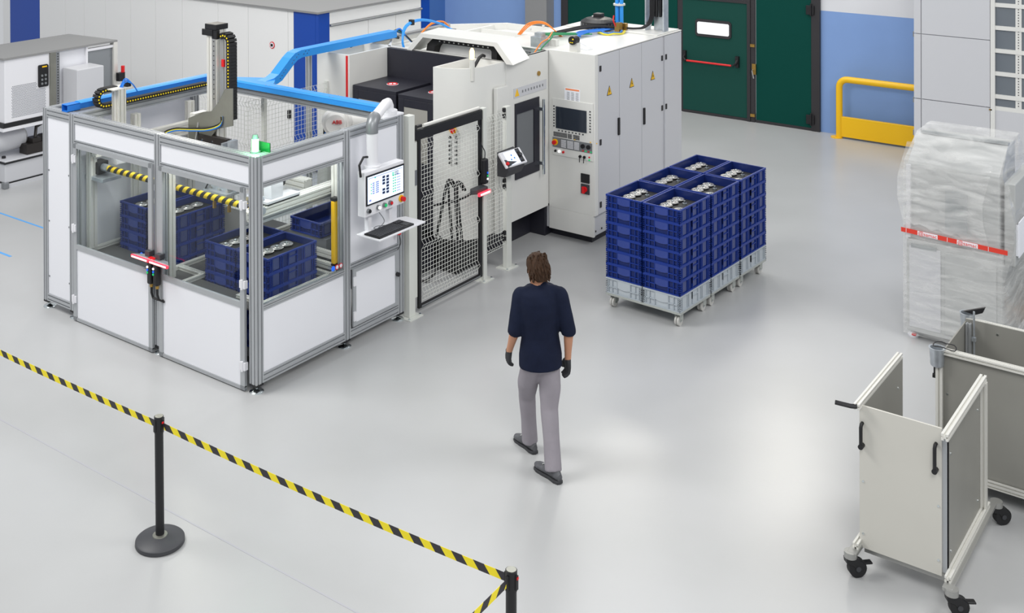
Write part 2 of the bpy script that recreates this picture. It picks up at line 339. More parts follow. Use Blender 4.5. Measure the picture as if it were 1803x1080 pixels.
# ------------------------------------------------------------------ cooler unit far left
t = thing('cooling_unit', 'white chiller housing with perforated grille and grey roof on the left', 'machine', (3.1, 8.1, 0))
yc = 7.54
build(M().prism([(2.12, yc-.02), (4.12, yc-.02), (4.0, 8.65), (2.0, 8.65)], 2, 1.88, 1.91), 'roof', 'enc_top', t)
b1 = build(B(2.15, 2.9, yc, 8.6, .95, 1.88), 'grille_box', 'white', t, bevel=.01)
gm = M()
for i in range(26):
    for j in range(22):
        x = 2.27+i*.0235+(j % 2)*.012; z = 1.02+j*.0215
        if x < 2.83 and not (x > 2.68 and z > 1.38): gm.box(x-.0065, x+.0065, yc-.003, yc+.001, z-.006, z+.006)
build(gm, 'perforation', 'mesh_hole', b1, kind='stuff')
gm = M()
for j in range(16): gm.box(2.146, 2.15, 7.75, 8.5, 1.02+j*.03, 1.035+j*.03)
build(gm, 'louvre', 'mesh_hole', b1, kind='stuff')
kp = build(M().prism([(2.71, 1.39), (2.86, 1.39), (2.87, 1.41), (2.87, 1.70), (2.85, 1.72), (2.71, 1.72), (2.70, 1.70), (2.70, 1.41)], 1, yc-.02, yc), 'control_panel', 'black', b1)
build(B(2.76, 2.84, yc-.022, yc-.018, 1.68, 1.70), 'display', 'yellow', t)
bm = M()
for i in range(2):
    for j in range(3): bm.cyl((2.755+i*.06, yc-.03, 1.44+j*.06), (2.755+i*.06, yc-.02, 1.44+j*.06), .018, 10)
build(bm, 'button', 'alu_dark', t)
build(B(2.12, 2.92, yc-.01, 8.6, .885, .95), 'black_strip', 'black', t)  # solid black strip between grille box and base rail
build(B(2.09, 4.15, yc-.05, 8.6, .845, .885), 'base_rail', 'white', t)
pm = M().box(2.9, 3.0, yc-.02, yc+.1, .885, 1.88)
build(pm, 'post', 'plate_steel', t)
sm = M().box(3.0, 3.06, yc-.02, yc+.1, .885, 1.88)
build(sm, 'slotted_post', 'alu_dark', t)
hm = M()
for i in range(24): hm.box(3.022, 3.038, yc-.023, yc-.019, .92+i*.04, .935+i*.04)
build(hm, 'slot', 'black', t, kind='stuff')
build(B(3.06, 3.55, yc+.05, yc+.08, .885, 1.88), 'panel', 'panel_white', t)
build(B(3.06, 4.1, 8.3, 8.6, .885, 1.88), 'rear_panel', 'enc_white', t)
build(B(3.55, 3.58, yc, yc+.06, .885, 1.88), 'glazing_bar', 'white', t)
build(B(3.58, 4.05, yc+.02, yc+.03, .9, 1.80), 'pane', 'smoke_glass', t)
build(M().box(3.58, 4.05, yc, yc+.06, 1.80, 1.84), 'glazing_bar', 'white', t)
build(B(4.05, 4.12, yc-.02, yc+.08, .0, 1.88), 'post', 'alu_bright', t)
bx = build(B(3.14, 3.62, yc-.35, yc+.02, 1.0, 1.62), 'junction_box', 'mach_grey', t, bevel=.012)
build(M().cyl((4.16, yc-.1, 1.40), (4.16, yc-.1, 1.50), .03, 10), 'valve', 'red', t)
build(M().cyl((4.16, yc-.1, 1.26), (4.16, yc-.1, 1.40), .035, 10).box(4.06, 4.14, yc-.14, yc-.06, 1.27, 1.40), 'valve_body', 'black', t)
# under the chiller
build(M().tube([(1.7, 7.9, .62), (2.35, 7.9, .62), (2.62, 7.9, .62), (2.68, 7.9, .62)], .17, 20, radii=[.17, .17, .17, .12]), 'tank', 'mach_grey', t, smooth=True)
lb = build(B(2.15, 4.2, 7.54, 8.6, .08, .36), 'sump', 'mach_grey', t, bevel=.015)
build(B(2.13, 4.22, 7.52, 8.62, .36, .375), 'seal', 'black', t)
build(B(2.15, 4.2, 7.54, 8.6, .375, .40), 'sump_lid', 'mach_grey', t, bevel=.01)
build(B(2.14, 4.2, 7.54, 8.6, .0, .06), 'base', 'mach_grey', t)
build(B(2.15, 4.19, 7.55, 8.6, .06, .08), 'seal', 'black', t)
build(M().box(2.12, 2.2, 7.51, 7.6, 0, .09), 'corner_casting', 'alu_dark', t, bevel=.01)
build(M().cyl((2.24, 7.72, .40), (2.24, 7.72, .43), .03, 10), 'filler_cap', 'black', t)
build(M().box(2.55, 2.85, 7.6, 7.8, .40, .55).box(2.66, 2.8, 7.62, 7.78, .55, .62).cyl((2.9, 7.8, .5), (3.3, 7.8, .5), .12, 14).tube([(2.75, 7.7, .6), (2.8, 7.75, .75), (3.0, 7.8, .8)], .025, 8), 'pump', 'motor', t)

# ------------------------------------------------------------------ machining centre
t = thing('machining_center', 'large white machining centre with green-free grey cabinet doors and black screen panel', 'machine', (5.5, .9, 0))
t['label'] = 'large white machining centre with black control screen, cabinet doors and open top hood'
mc = t
build(M().box(3.95, 5.2, .42, 2.4, 0, .46).box(5.2, 7.4, .2, 2.2, 0, .42), 'plinth', 'anthracite', t, bevel=.006)
ZT = 2.375
# door wall and rounded front column
wall = [(5.25, .15), (4.25, .155), (3.78, .20), (3.62, .27), (3.52, .40), (3.48, .58), (3.48, .66), (4.25, .66)]
def shell(poly, z0, z1, th, capz):
    m = M(); k = len(poly); c = Vector((sum(p[0] for p in poly)/k, sum(p[1] for p in poly)/k))
    inn = []
    for p in poly:
        v = Vector(p); d = (c-v); d.x = max(-1, min(1, d.x/.2))*th; d.y = max(-1, min(1, d.y/.2))*th; inn.append(tuple(v+d))
    n = len(m.v)
    m.v += [(p[0], p[1], z0) for p in poly]+[(p[0], p[1], z1) for p in poly]+[(p[0], p[1], z1) for p in inn]+[(p[0], p[1], capz) for p in inn]
    for i in range(k):
        j = (i+1) % k
        m._f((i, j, k+j, k+i)); m._f((k+i, k+j, 2*k+j, 2*k+i)); m._f((2*k+i, 2*k+j, 3*k+j, 3*k+i))
    m._f(tuple(reversed(range(k)))); m._f(tuple(range(3*k, 4*k)))
    return m
col = [(3.48, .66), (3.48, .56), (3.53, .40), (3.63, .27), (3.80, .19), (4.22, .155), (4.26, .155), (4.26, .66)]
build(shell(col, .36, ZT, .03, ZT-.12), 'front_column', 'mach_white', t, smooth=True)
# door wall: with opening X 4.44-4.98, z .9-1.83
dw = M().box(4.26, 4.44, .15, .21, .40, ZT).box(4.98, 5.20, .15, .21, .40, ZT).box(4.44, 4.98, .15, .21, 1.83, ZT).box(4.44, 4.98, .15, .21, .40, .9)
build(dw, 'front_wall', 'mach_white', t)
build(M().box(4.0, 4.24, .10, .155, .36, 2.10), 'corner_cover', 'mach_white', t, bevel=.006)
dr = build(M().box(4.44, 4.98, .135, .15, 1.70, 1.83).box(4.44, 4.98, .135, .15, .9, 1.03).box(4.86, 4.98, .135, .15, 1.03, 1.70).box(4.44, 4.47, .135, .15, 1.03, 1.70), 'door', 'anthracite', t)
build(B(4.46, 4.88, .150, .156, 1.0, 1.73), 'pane', 'smoke_glass', dr)
build(B(4.44, 4.98, .45, .5, .9, 1.83), 'inner_wall', 'mach_grey', t)
build(M().cyl((5.0, .085, .86), (5.0, .085, 1.80), .018, 12).box(4.96, 5.01, .085, .14, .98, 1.02).box(4.96, 5.01, .085, .14, 1.66, 1.70), 'door_handle', 'chrome', dr, smooth=True)
build(M().prism([(4.42, 1.90), (5.16, 1.90), (5.16, 2.02), (4.42, 2.02)], 1, .143, .15), 'warning_strip', 'mach_grey', t)
build(M().prism([(4.44, 1.92), (4.53, 1.92), (4.485, 2.01)], 1, .138, .143), 'warning_triangle', 'yellow', t)
pm = M()
for i in range(8): pm.box(4.60+i*.065, 4.62+i*.065, .139, .143, 1.945, 1.975)
build(pm, 'pictogram', 'alu_dark', t)
build(M().cyl((4.98, .15, 2.12), (4.98, .135, 2.12), .03, 12), 'lock', 'brass', t)
# control cabinet
build(M().box(5.222, 5.30, -.524, .15, .38, ZT).box(5.222, 5.26, -.50, .15, .112, .38), 'control_front', 'mach_white', t, bevel=.004)
build(M().box(5.25, 7.58, -.48, .8, .112, .38), 'cabinet_skirt', 'mach_grey', t, bevel=.004)
build(M().box(5.30, 7.635, -.50, .9, .38, ZT-.002), 'cabinet_body', 'mach_grey', t)
build(M().box(5.222, 7.635, -.524, 1.0, ZT-.002, ZT+.012).box(6.95, 7.6, -.5, .95, ZT+.012, ZT+.03), 'cabinet_roof', 'mach_white', t, bevel=.004)
for a, b in ((5.305, 5.84), (5.85, 6.445), (6.455, 7.035), (7.125, 7.63)):
    build(B(a, b, -.524, -.50, .385, ZT-.01), 'cabinet_door', 'mach_grey', t, bevel=.004)
for x, zz in ((5.35, (.5, 1.28, 2.2)), (7.03, (1.4, 2.08)), (7.15, (1.4, 2.08))):
    for z in zz: build(B(x-.018, x+.018, -.534, -.524, z-.035, z+.035), 'hinge', 'black', t)
for x in (5.81, 6.50):
    build(B(x-.02, x+.02, -.545, -.524, 1.28, 1.50), 'cabinet_handle', 'black', t, bevel=.005)
for x in (5.58, 6.17, 6.76):
    w_ = build(M().prism([(x-.062, 1.83), (x+.062, 1.83), (x, 1.95)], 1, -.528, -.524), 'warning_triangle', 'black', t)
    build(M().prism([(x-.05, 1.838), (x+.05, 1.838), (x, 1.936)], 1, -.530, -.528), 'triangle_face', 'yellow', w_)
    build(M().prism([(x+.006, 1.915), (x-.014, 1.875), (x, 1.875), (x-.008, 1.845), (x+.014, 1.885), (x, 1.885)], 1, -.532, -.530), 'flash', 'black', w_)
for x in (5.3, 5.45): build(M().cyl((x, -.481, .17), (x, -.487, .17), .012, 8), 'bolt', 'black', t)
# control panel on X = 5.222 face (local: y from .13 down to -.52)
X = 5.222
cp = build(B(X-.012, X, -.50, .09, 1.06, 1.78), 'operator_panel', 'mach_grey', t, bevel=.004)
cp.data.materials.clear(); cp.data.materials.append(MT['mach_white'])
build(B(X-.02, X-.012, -.41, .035, 1.405, 1.68), 'screen', 'screen_dark', cp)
km = M()
for i in range(8):
    z = 1.42+i*.036; km.box(X-.02, X-.012, .055, .072, z, z+.014); km.box(X-.02, X-.012, -.47, -.453, z, z+.014)
for i in range(8): y = -.0-i*.05; km.box(X-.02, X-.012, y-.018, y, 1.372, 1.386)
for blk in ((.07, 13, 0), (-.14, 4, 1), (-.22, 6, 0)):
    for i in range(blk[1]):
        for j in range(4): y = blk[0]-i*.0155; z = 1.30+j*.015; km.box(X-.018, X-.012, y-.010, y, z, z+.010)
build(km, 'key', 'key', cp, kind='stuff')
build(B(X-.016, X-.012, -.49, .085, 1.16, 1.285), 'key_field', 'alu_dark', cp)
km = M()
for y0, n in ((-.045, 5), (-.135, 6), (-.235, 5)):
    for i in range(n):
        for j in range(6): y = y0-i*.0145; z = 1.175+j*.0165; km.box(X-.022, X-.016, y-.010, y, z, z+.011)
build(km, 'white_key', 'white', cp, kind='stuff')
build(M().cyl((X-.012, .045, 1.225), (X-.028, .045, 1.225), .04, 18), 'emergency_ring', 'yellow', cp)
build(M().cyl((X-.028, .045, 1.225), (X-.06, .045, 1.225), .026, 18), 'emergency_button', 'red', cp)
for y in (-.36, -.44): build(M().cyl((X-.012, y, 1.235), (X-.035, y, 1.235), .027, 16), 'rotary_knob', 'black', cp)
for y, c in ((-.35, 'red'), (-.39, 'green_btn'), (-.43, 'red'), (-.465, 'green_btn')): build(B(X-.02, X-.012, y-.02, y, 1.17, 1.185), 'lamp', c, cp)
for y, c in ((.04, 'black'), (-.015, 'white_lit'), (-.075, 'red')): build(M().cyl((X-.012, y, 1.115), (X-.03, y, 1.115), .015, 12), 'push_button', c, cp)
for y in (-.32, -.38): build(M().cyl((X-.012, y, 1.10), (X-.03, y, 1.10), .018, 12).box(X-.04, X-.03, y-.003, y+.003, 1.03, 1.11), 'key_switch', 'black', cp)
for z, c in ((1.11, 'red'), (1.075, 'green_btn')): build(M().cyl((X-.012, -.45, z), (X-.024, -.45, z), .01, 10), 'lamp', c, cp)
for x0, c in ((.025, 'yellow'), (-.2, 'yellow'), (-.29, 'yellow')): build(B(X-.02, X-.012, x0-.26-.012, x0-.26, 1.292, 1.304), 'lamp', c, cp)
sh = build(B(X-.003, X, -.31, -.085, 1.765, 1.93), 'instruction_sheet', 'label_paper', t)
build(M().box(X-.004, X-.003, -.30, -.10, 1.905, 1.925), 'header_print', 'orange_ink', sh)
pm = M()
for j in range(6):
    for i in range(3): pm.box(X-.004, X-.003, -.12-i*.065-.04, -.12-i*.065, 1.785+j*.018, 1.791+j*.018)
build(pm, 'print', 'alu_dark', sh)
build(B(X-.015, X, -.445, -.325, .78, .89), 'socket', 'black', t)
build(B(X-.015, X, -.445, -.325, .64, .76), 'switch_plate', 'key', t)
build(M().cyl((X-.015, -.385, .70), (X-.04, -.385, .70), .035, 14).box(X-.07, X-.04, -.40, -.37, .66, .74), 'main_switch', 'red', t)
# main upper body
body = [(4.25, .156), (5.30, .156), (6.78, .156), (6.78, 1.85), (6.15, 2.48), (4.25, 2.46)]
build(shell(body, .42, ZT, .04, ZT-.09), 'upper_housing', 'mach_white', t)
build(M().box(4.7, 6.6, 1.95, 2.0, ZT-.09, ZT-.02).box(6.2, 6.24, .9, 1.9, ZT-.09, ZT-.02), 'inner_wall', 'mach_white', t)
# left column block with red stripe
lc = [(3.45, 1.96), (4.25, 1.96), (4.9, 2.46), (3.39, 2.46)]
build(shell(lc, .1, ZT, .03, ZT-.12), 'left_column', 'mach_white', t)
build(B(3.435, 3.452, 1.985, 2.01, .2, ZT-.01), 'red_stripe', 'red', t)
# black loading bay
build(B(4.18, 4.25, .66, 1.96, 1.9, ZT-.01), 'bay_back', 'anthracite', t)
for (y0, y1, x0, z1) in ((1.25, 1.95, 3.50, 2.0), (.66, 1.20, 3.48, 1.985)):
    bb = build(M().box(x0, 4.18, y0, y1, z1-.05, z1).box(x0, x0+.03, y0, y0+.09, .42, z1-.05).box(x0, x0+.03, y1-.09, y1, .42, z1-.05).box(x0, x0+.03, y0+.09, y1-.09, 1.84, z1-.05).box(x0, x0+.03, y0+.09, y1-.09, .42, 1.2).box(x0+.2, 4.18, y0, y1, .42, z1-.05), 'loading_door', 'anthracite', t, bevel=.004)
    build(B(x0+.005, x0+.015, y0+.09, y1-.09, 1.2, 1.84), 'pane', 'pane_reflect', bb)
    cx, cy = (x0+4.18)/2-.02, (y0+y1)/2-.03
    build(M().cyl((cx, cy, z1), (cx, cy, z1+.003), .075, 20), 'warning_disc', 'label_paper', bb)
    build(M().tube([(cx+.06*math.cos(a*PI/10), cy+.06*math.sin(a*PI/10), z1+.004) for a in range(20)], .008, 6, closed=True).tube([(cx-.045, cy-.04, z1+.005), (cx+.045, cy+.04, z1+.005)], .007, 6), 'prohibition_ring', 'red', bb)
# hood on top
hx0, hx1, hz = 4.22, 4.72, 2.60
hp_out = [(.02, ZT-.02), (.25, hz), (1.44, hz), (1.70, ZT-.05), (1.62, ZT-.05), (1.40, hz-.05), (.30, hz-.05), (.12, ZT-.02)]
n0 = [(p[0], p[1]) for p in hp_out]
hm = M(); k = 8
for x, sh_, in ((hx0, 0), (hx1, .09)):
    hm.v += [(x, p[0]+sh_, p[1]) for p in n0]
for i in range(8): j = (i+1) % 8; hm._f((i, j, 8+j, 8+i))
hm._f((0, 1, 6, 7)); hm._f((1, 2, 5, 6)); hm._f((2, 3, 4, 5)); hm._f((8, 15, 14, 9)); hm._f((9, 14, 13, 10)); hm._f((10, 13, 12, 11))
hm.box(hx1-.02, hx1, .3, 1.5, ZT-.1, hz-.04)
build(hm, 'top_hood', 'mach_white', t)
build(M().prism([(.34, ZT-.1), (.34, 2.50), (.38, 2.53), (1.33, 2.53), (1.42, 2.45), (1.46, ZT-.1), (1.35, ZT-.1), (1.3, 2.43), (1.24, 2.48), (.44, 2.48), (.42, 2.46), (.42, ZT-.1)], 0, hx0+.12, hx0+.3), 'bellows', 'rubber', t)
build(M().prism([(.42, ZT-.1), (.42, 2.45), (1.24, 2.48), (1.30, 2.42), (1.35, ZT-.1)], 0, hx0+.25, hx0+.28), 'hood_plate', 'enc_white', t)
pm = M()
for i in range(11): pm.box(hx0+.115, hx0+.12, .46+i*.075, .48+i*.075, 2.495, 2.51)
build(pm, 'fixing', 'alu_bright', t)
# beacon
build(M().cyl((3.70, .25, ZT-.15), (3.70, .25, 2.48), .032, 14), 'beacon_pole', 'alu_bright', t, smooth=True)
build(M().cyl((3.70, .25, 2.48), (3.70, .25, 2.575), .028, 14).cyl((3.70, .25, 2.575), (3.70, .25, 2.61), .028, 14, .012), 'beacon_lamp', 'amber_glow', t, smooth=True)
build(M().tube([(3.75, .27, 2.36), (3.85, .3, 2.40), (4.0, .36, 2.44), (4.15, .42, 2.44), (4.3, .5, 2.40)], .02, 8), 'hose', 'rubber', t, smooth=True)
# fan unit
build(M().lathe((7.1, .5, ZT+.03), [(.25, 0), (.25, .08), (.18, .12), (.09, .14)], 28), 'fan_guard', 'black', t)
build(B(7.05, 7.17, .44, .56, ZT+.16, ZT+.22), 'fan_motor', 'black', t, bevel=.01)
fm = M()
for i in range(28):
    a = 2*PI*i/28; fm.tube([(7.1+.25*math.cos(a), .5+.25*math.sin(a), ZT+.03), (7.1+.25*math.cos(a), .5+.25*math.sin(a), ZT+.09), (7.1+.1*math.cos(a), .5+.1*math.sin(a), ZT+.145)], .004, 4)
build(fm, 'fan_grille', 'alu_dark', t, kind='stuff')
# small siren on the cabinet
build(B(5.27, 5.35, -.24, -.13, ZT+.01, 2.50), 'siren_bracket', 'alu_bright', t)
build(M().cyl((5.24, -.185, 2.53), (5.34, -.185, 2.53), .055, 18), 'siren', 'black', t, smooth=True)
build(M().box(5.235, 5.24, -.21, -.19, 2.54, 2.555).box(5.235, 5.24, -.20, -.18, 2.50, 2.51).box(5.235, 5.24, -.17, -.155, 2.50, 2.51), 'siren_light', 'yellow_tape', t)
build(M().tube([(5.36, -.2, 2.42), (5.4, -.3, 2.40), (5.55, -.3, 2.395), (5.65, -.15, 2.40), (5.45, -.1, 2.5), (5.36, -.17, 2.5)], .005, 6), 'siren_lead', 'label_paper', t)
for x, y in ((7.55, .85), (7.5, -.1)):
    build(M().tube([(x+.035*math.cos(a*PI/6), y, ZT+.06+.035*math.sin(a*PI/6)) for a in range(12)], .01, 6, closed=True), 'lifting_eye', 'mach_white', t)
for x in (6.4, 6.75, 5.6): build(M().cyl((x, 2.2 if x < 6 else 1.2, ZT), (x, 2.2 if x < 6 else 1.2, ZT+.03), .02, 8), 'bolt', 'mach_white', t)
# equipment visible in the open top
build(M().box(5.25, 5.42, .28, .44, ZT-.1, 2.52).box(5.28, 5.38, .3, .4, 2.52, 2.57), 'valve_block', 'galv', t)
build(M().box(4.85, 5.0, .9, 1.2, ZT-.09, ZT+.04).box(5.3, 5.6, 1.9, 2.0, ZT-.09, ZT+.06), 'actuator', 'alu_dark', t)
build(B(5.45, 5.52, .18, .5, ZT-.05, 2.47), 'bracket_plate', 'mach_white', t)
def cable(pts, r, mt, par, nm='cable', n=6):
    P = [Vector(p) for p in pts]; out = []
    for i in range(len(P)-1):
        p0 = P[max(i-1, 0)]; p1 = P[i]; p2 = P[i+1]; p3 = P[min(i+2, len(P)-1)]
        for k in range(6):
            s = k/6; out.append(.5*((2*p1)+(p2-p0)*s+(2*p0-5*p1+4*p2-p3)*s*s+(3*p1-p0-3*p2+p3)*s**3))
    out.append(P[-1]); return build(M().tube(out, r, n), nm, mt, par, smooth=True)
for dz in (0, .02, .04): cable([(6.0, 1.1+dz, ZT), (6.05, .95+dz, 2.52+dz/2), (6.1, .75, 2.54+dz/2), (6.15, .5+dz, ZT)], .008, 'cable_orange', t)
cable([(5.1, .3, ZT-.05), (5.2, .25, 2.46), (5.35, .24, 2.50), (5.55, .3, 2.55)], .009, 'cable_orange', t)
cable([(5.12, .27, ZT-.05), (5.25, .22, 2.44), (5.4, .22, 2.50), (5.5, .24, 2.56)], .009, 'cable_green', t)
for i in range(4): cable([(5.5+.05*i, .45+.03*i, 2.41), (5.8, .45+.06*i, 2.46), (6.1, .35+.06*i, 2.44), (6.4, .2+.04*i, 2.42)], .01, 'cable_green', t)
for i in range(4): cable([(6.0+.06*i, .25, 2.41), (6.3, .25+.04*i, 2.44), (6.7, .2+.04*i, 2.43), (7.1, .2, 2.42)], .011, 'cable_blue', t)
for i in range(3): cable([(5.9, .6+.04*i, 2.42), (6.3, .5+.04*i, 2.45), (6.7, .36+.02*i, 2.46+.01*i), (7.0, .10, 2.44), (7.12, -.08, 2.43), (7.2, -.2+.015*i, 2.46), (7.24, -.29+.02*i, 2.62), (7.25, -.3+.02*i, 3.2)], .016, 'black', t)
ring = [(6.8+.22*math.cos(a*PI/8), .12+.17*math.sin(a*PI/8), 2.405+.01*math.sin(a*2)) for a in range(16)]
build(M().tube(ring, .014, 6, closed=True), 'hose_loop', 'cable_yellow', t, smooth=True)
build(M().tube([(p[0]*.8+1.36, p[1]*.8+.03, p[2]+.01) for p in ring], .012, 6, closed=True), 'hose_loop', 'cable_blue', t, smooth=True)
build(M().box(6.88, 6.98, .05, .12, 2.39, 2.52).box(7.02, 7.08, .02, .08, 2.39, 2.50), 'manifold', 'brass', t)
cable([(6.9, .1, 2.45), (6.85, .12, 2.55), (6.88, .13, 2.62)], .01, 'red', t)
for i in range(9): build(M().box(4.75+.12*i, 4.80+.12*i, .45, .95, ZT-.085, ZT-.06), 'duct_slat', 'cable_green' if i % 3 == 0 else 'alu_dark', t)
# dark block standing in for the shadowed gap and feet under the cabinet
build(M().box(5.35, 7.4, -.4, .2, 0, .112), 'gap_block', 'anthracite', t)
# vertical service pipes (go up out of frame)
t2 = thing('service_pipes', 'bright blue air pipes rising vertically from the machine top', 'pipe', (7.2, .22, 2.39))
for dy in (-.035, .035): build(M().cyl((7.2, .22+dy, 2.39), (7.2, .22+dy, 5.6), .028, 12), 'pipe', 'blue_tray', t2, smooth=True)
build(M().cyl((7.2, .22, 2.72), (7.2, .22, 2.745), .085, 16), 'clamp', 'alu_bright', t2)
t2 = thing('cable_riser', 'galvanised upright cable duct with black cables behind the cabinet roof', 'duct', (7.3, -.36, 2.39))
build(M().box(7.32, 7.34, -.46, -.26, 2.39, 5.6).box(7.2, 7.34, -.47, -.45, 2.39, 5.6).box(7.2, 7.34, -.2, -.18, 2.39, 5.6), 'channel', 'galv', t2)
for i in range(4): build(M().cyl((7.25+.02*(i % 2), -.25-.045*i, 2.6), (7.25+.02*(i % 2), -.25-.045*i, 5.6), .02, 8), 'cable', 'black', t2)

# ------------------------------------------------------------------ handling cell
LX, LY, LZ, ZB = 2.126, 3.328, 2.167, .08
t = thing('handling_cell', 'aluminium framed robot handling cell with white panels and glazed doors', 'machine', (1.06, 1.6, 0))
cell = t
def post(x0, x1, y0, y1, z0=ZB, z1=LZ): return build(M().prof(2, z0, z1, x0, x1, y0, y1), 'post', 'alu', t)
P = [(0, .092, 0, .092), (0, .09, 1.35, 1.44), (0, .09, 2.76, 2.85), (0, .08, 3.25, 3.328), (1.191, 1.283, 0, .09), (2.026, 2.126, 0, .1), (2.036, 2.126, 2.76, 2.85), (2.036, 2.126, 3.248, 3.328)]
for p in P: post(*p)
def railY(x0, x1, y0, y1, z0, z1, nm='rail'): return build(M().prof(1, y0, y1, x0, x1, z0, z1), nm, 'alu', t)
def railX(x0, x1, y0, y1, z0, z1, nm='rail'): return build(M().prof(0, x0, x1, y0, y1, z0, z1), nm, 'alu', t)
zt0 = LZ-.09
railY(0, .09, .092, 1.35, zt0, LZ); railY(0, .09, 1.44, 2.76, zt0, LZ); railY(0, .09, 2.85, 3.25, zt0, LZ)
railX(.092, 1.191, 0, .09, zt0, LZ); railX(1.283, 2.026, 0, .09, zt0, LZ)
railY(2.036, 2.126, .1, 2.76, zt0, LZ); railY(2.036, 2.126, 2.85, 3.25, zt0, LZ); railX(.09, 2.036, 2.76, 2.85, zt0, LZ); railX(.08, 2.036, 3.248, 3.328, zt0, LZ)
railX(.092, 1.191, 0, .09, ZB, .17); railX(1.283, 2.026, 0, .09, ZB, .17); railY(0, .08, 2.85, 3.25, ZB, .16)
railX(.092, 1.191, 0, .04, .74, .79); railX(1.283, 2.026, 0, .09, .765, .825)
railX(.092, 1.191, 0, .04, 1.868, 1.918)
# white panels
def panel(x0, x1, y0, y1, z0, z1, nm='panel'): return build(B(x0, x1, y0, y1, z0, z1), nm, 'panel_white', t, bevel=.002)
panel(.012, .03, .095, 1.348, 1.90, zt0+.002); panel(.012, .03, 1.442, 2.758, 1.90, zt0+.002)
panel(.012, .03, 2.852, 3.248, .16, zt0+.002)
panel(.095, 1.19, .012, .03, 1.915, zt0+.002); panel(.095, 1.19, .012, .03, .168, .745)
panel(1.285, 2.025, .012, .03, .823, zt0+.002)
panel(.09, 2.03, 2.80, 2.815, .16, 1.70); panel(.09, 2.03, 3.30, 3.315, .16, zt0+.002)
panel(2.08, 2.095, .1, 2.76, .16, .62)
# header bars above the doors
for a, b in ((.092, 1.35), (1.44, 2.76)): build(M().prof(1, a, b, 0, .05, 1.865, 1.905, 1, 1), 'rail', 'alu', t)
# doors on the left face
for y0, y1, hside in ((.125, 1.345, 0), (1.445, 2.745, 1)):
    fw = .058; x0, x1 = -.028, .0
    d = build(M().box(x0, x1, y0, y0+fw, .04, 1.87).box(x0, x1, y1-fw, y1, .04, 1.87).box(x0, x1, y0+fw, y1-fw, 1.825, 1.87).box(x0, x1, y0+fw, y1-fw, .765, .812).box(x0, x1, y0+fw, y1-fw, .012, .045), 'door', 'alu', t)
    build(B(-.018, -.006, y0+fw, y1-fw, .045, .765), 'door_panel', 'panel_white', d)
    build(B(-.014, -.010, y0+fw, y1-fw, .812, 1.825), 'pane', 'glass', d)
    for yy in (y0, y1-fw): build(B(x0-.002, x1, yy, yy+fw, .0125, .05), 'corner_cap', 'alu_dark', d)
    for yy in (y0+.01, y1-fw+.01): build(B(x0-.003, x1, yy, yy+.04, 1.83, 1.872), 'corner_cap', 'alu_dark', d)
    hy = y1-.02 if hside else y0+.02
    for z in (.2, .95, 1.68): build(M().box(-.04, .0, hy-.035, hy+.035, z, z+.07).cyl((-.042, hy, z-.01), (-.042, hy, z+.08), .012, 8), 'hinge', 'white', d)
# small signs on the glass
for i, c in enumerate(('blue_btn', 'red', 'red')):
    y = 1.62-i*.07
    s_ = build(M().cyl((-.016, y, .93), (-.019, y, .93), .028, 18), 'sign_disc', c, t)
    if i: build(M().cyl((-.019, y, .93), (-.0205, y, .93), .02, 16), 'disc_face', 'label_paper', s_)
    build(M().cyl((-.0205, y, .93), (-.0215, y, .93), .009, 10), 'pictogram', 'label_paper' if i == 0 else 'black', s_)
for i, c in enumerate(('blue_btn', 'red', 'red')):
    x = 1.03+i*.055
    s_ = build(M().cyl((x, .002, .85), (x, -.001, .85), .026, 18), 'sign_disc', c, t)
    if i: build(M().cyl((x, -.001, .85), (x, -.0025, .85), .018, 16), 'disc_face', 'label_paper', s_)
build(B(.095, 1.19, .018, .022, .79, 1.87), 'pane', 'glass', t)
# service door lower right
d = build(M().box(1.30, 1.345, -.02, .0, .19, .765).box(1.96, 2.005, -.02, 0, .19, .765).box(1.345, 1.96, -.02, 0, .19, .225).box(1.345, 1.96, -.02, 0, .73, .765), 'service_door', 'alu', t)
build(B(1.345, 1.96, -.012, 0, .225, .73), 'door_panel', 'panel_white', d)
build(M().cyl((1.98, -.02, .52), (1.98, -.05, .52), .022, 14), 'door_knob', 'black', d)
for z in (.25, .60): build(B(1.295, 1.33, -.035, -.02, z, z+.09), 'hinge', 'white', d)
# levelling feet and black post caps
for x, y in ((.045, .045), (.045, 1.395), (.045, 2.80), (.045, 3.28), (1.237, .045), (2.07, .045), (2.07, 2.8), (2.07, 3.28)):
    ft = build(M().lathe((x, y, 0), [(.066, 0), (.068, .008), (.058, .016), (.02, .024), (.013, .030)], 20), 'levelling_foot', 'chrome', t, smooth=True)
    build(M().cyl((x, y, .02), (x, y, .062), .010, 10), 'spindle', 'chrome', ft)
    build(B(x-.045, x+.045, y-.045, y+.045, .06, .08), 'post_cap', 'black', t)
build(B(.3, .42, 2.9, 3.1, 0, .08), 'post_cap', 'black', t)
for z in (.35, .95, 1.5, 2.0)[:3]:
    for y in (2.87, 3.23): build(M().cyl((.012, y, z), (.008, y, z), .01, 8), 'bolt', 'alu_dark', t)
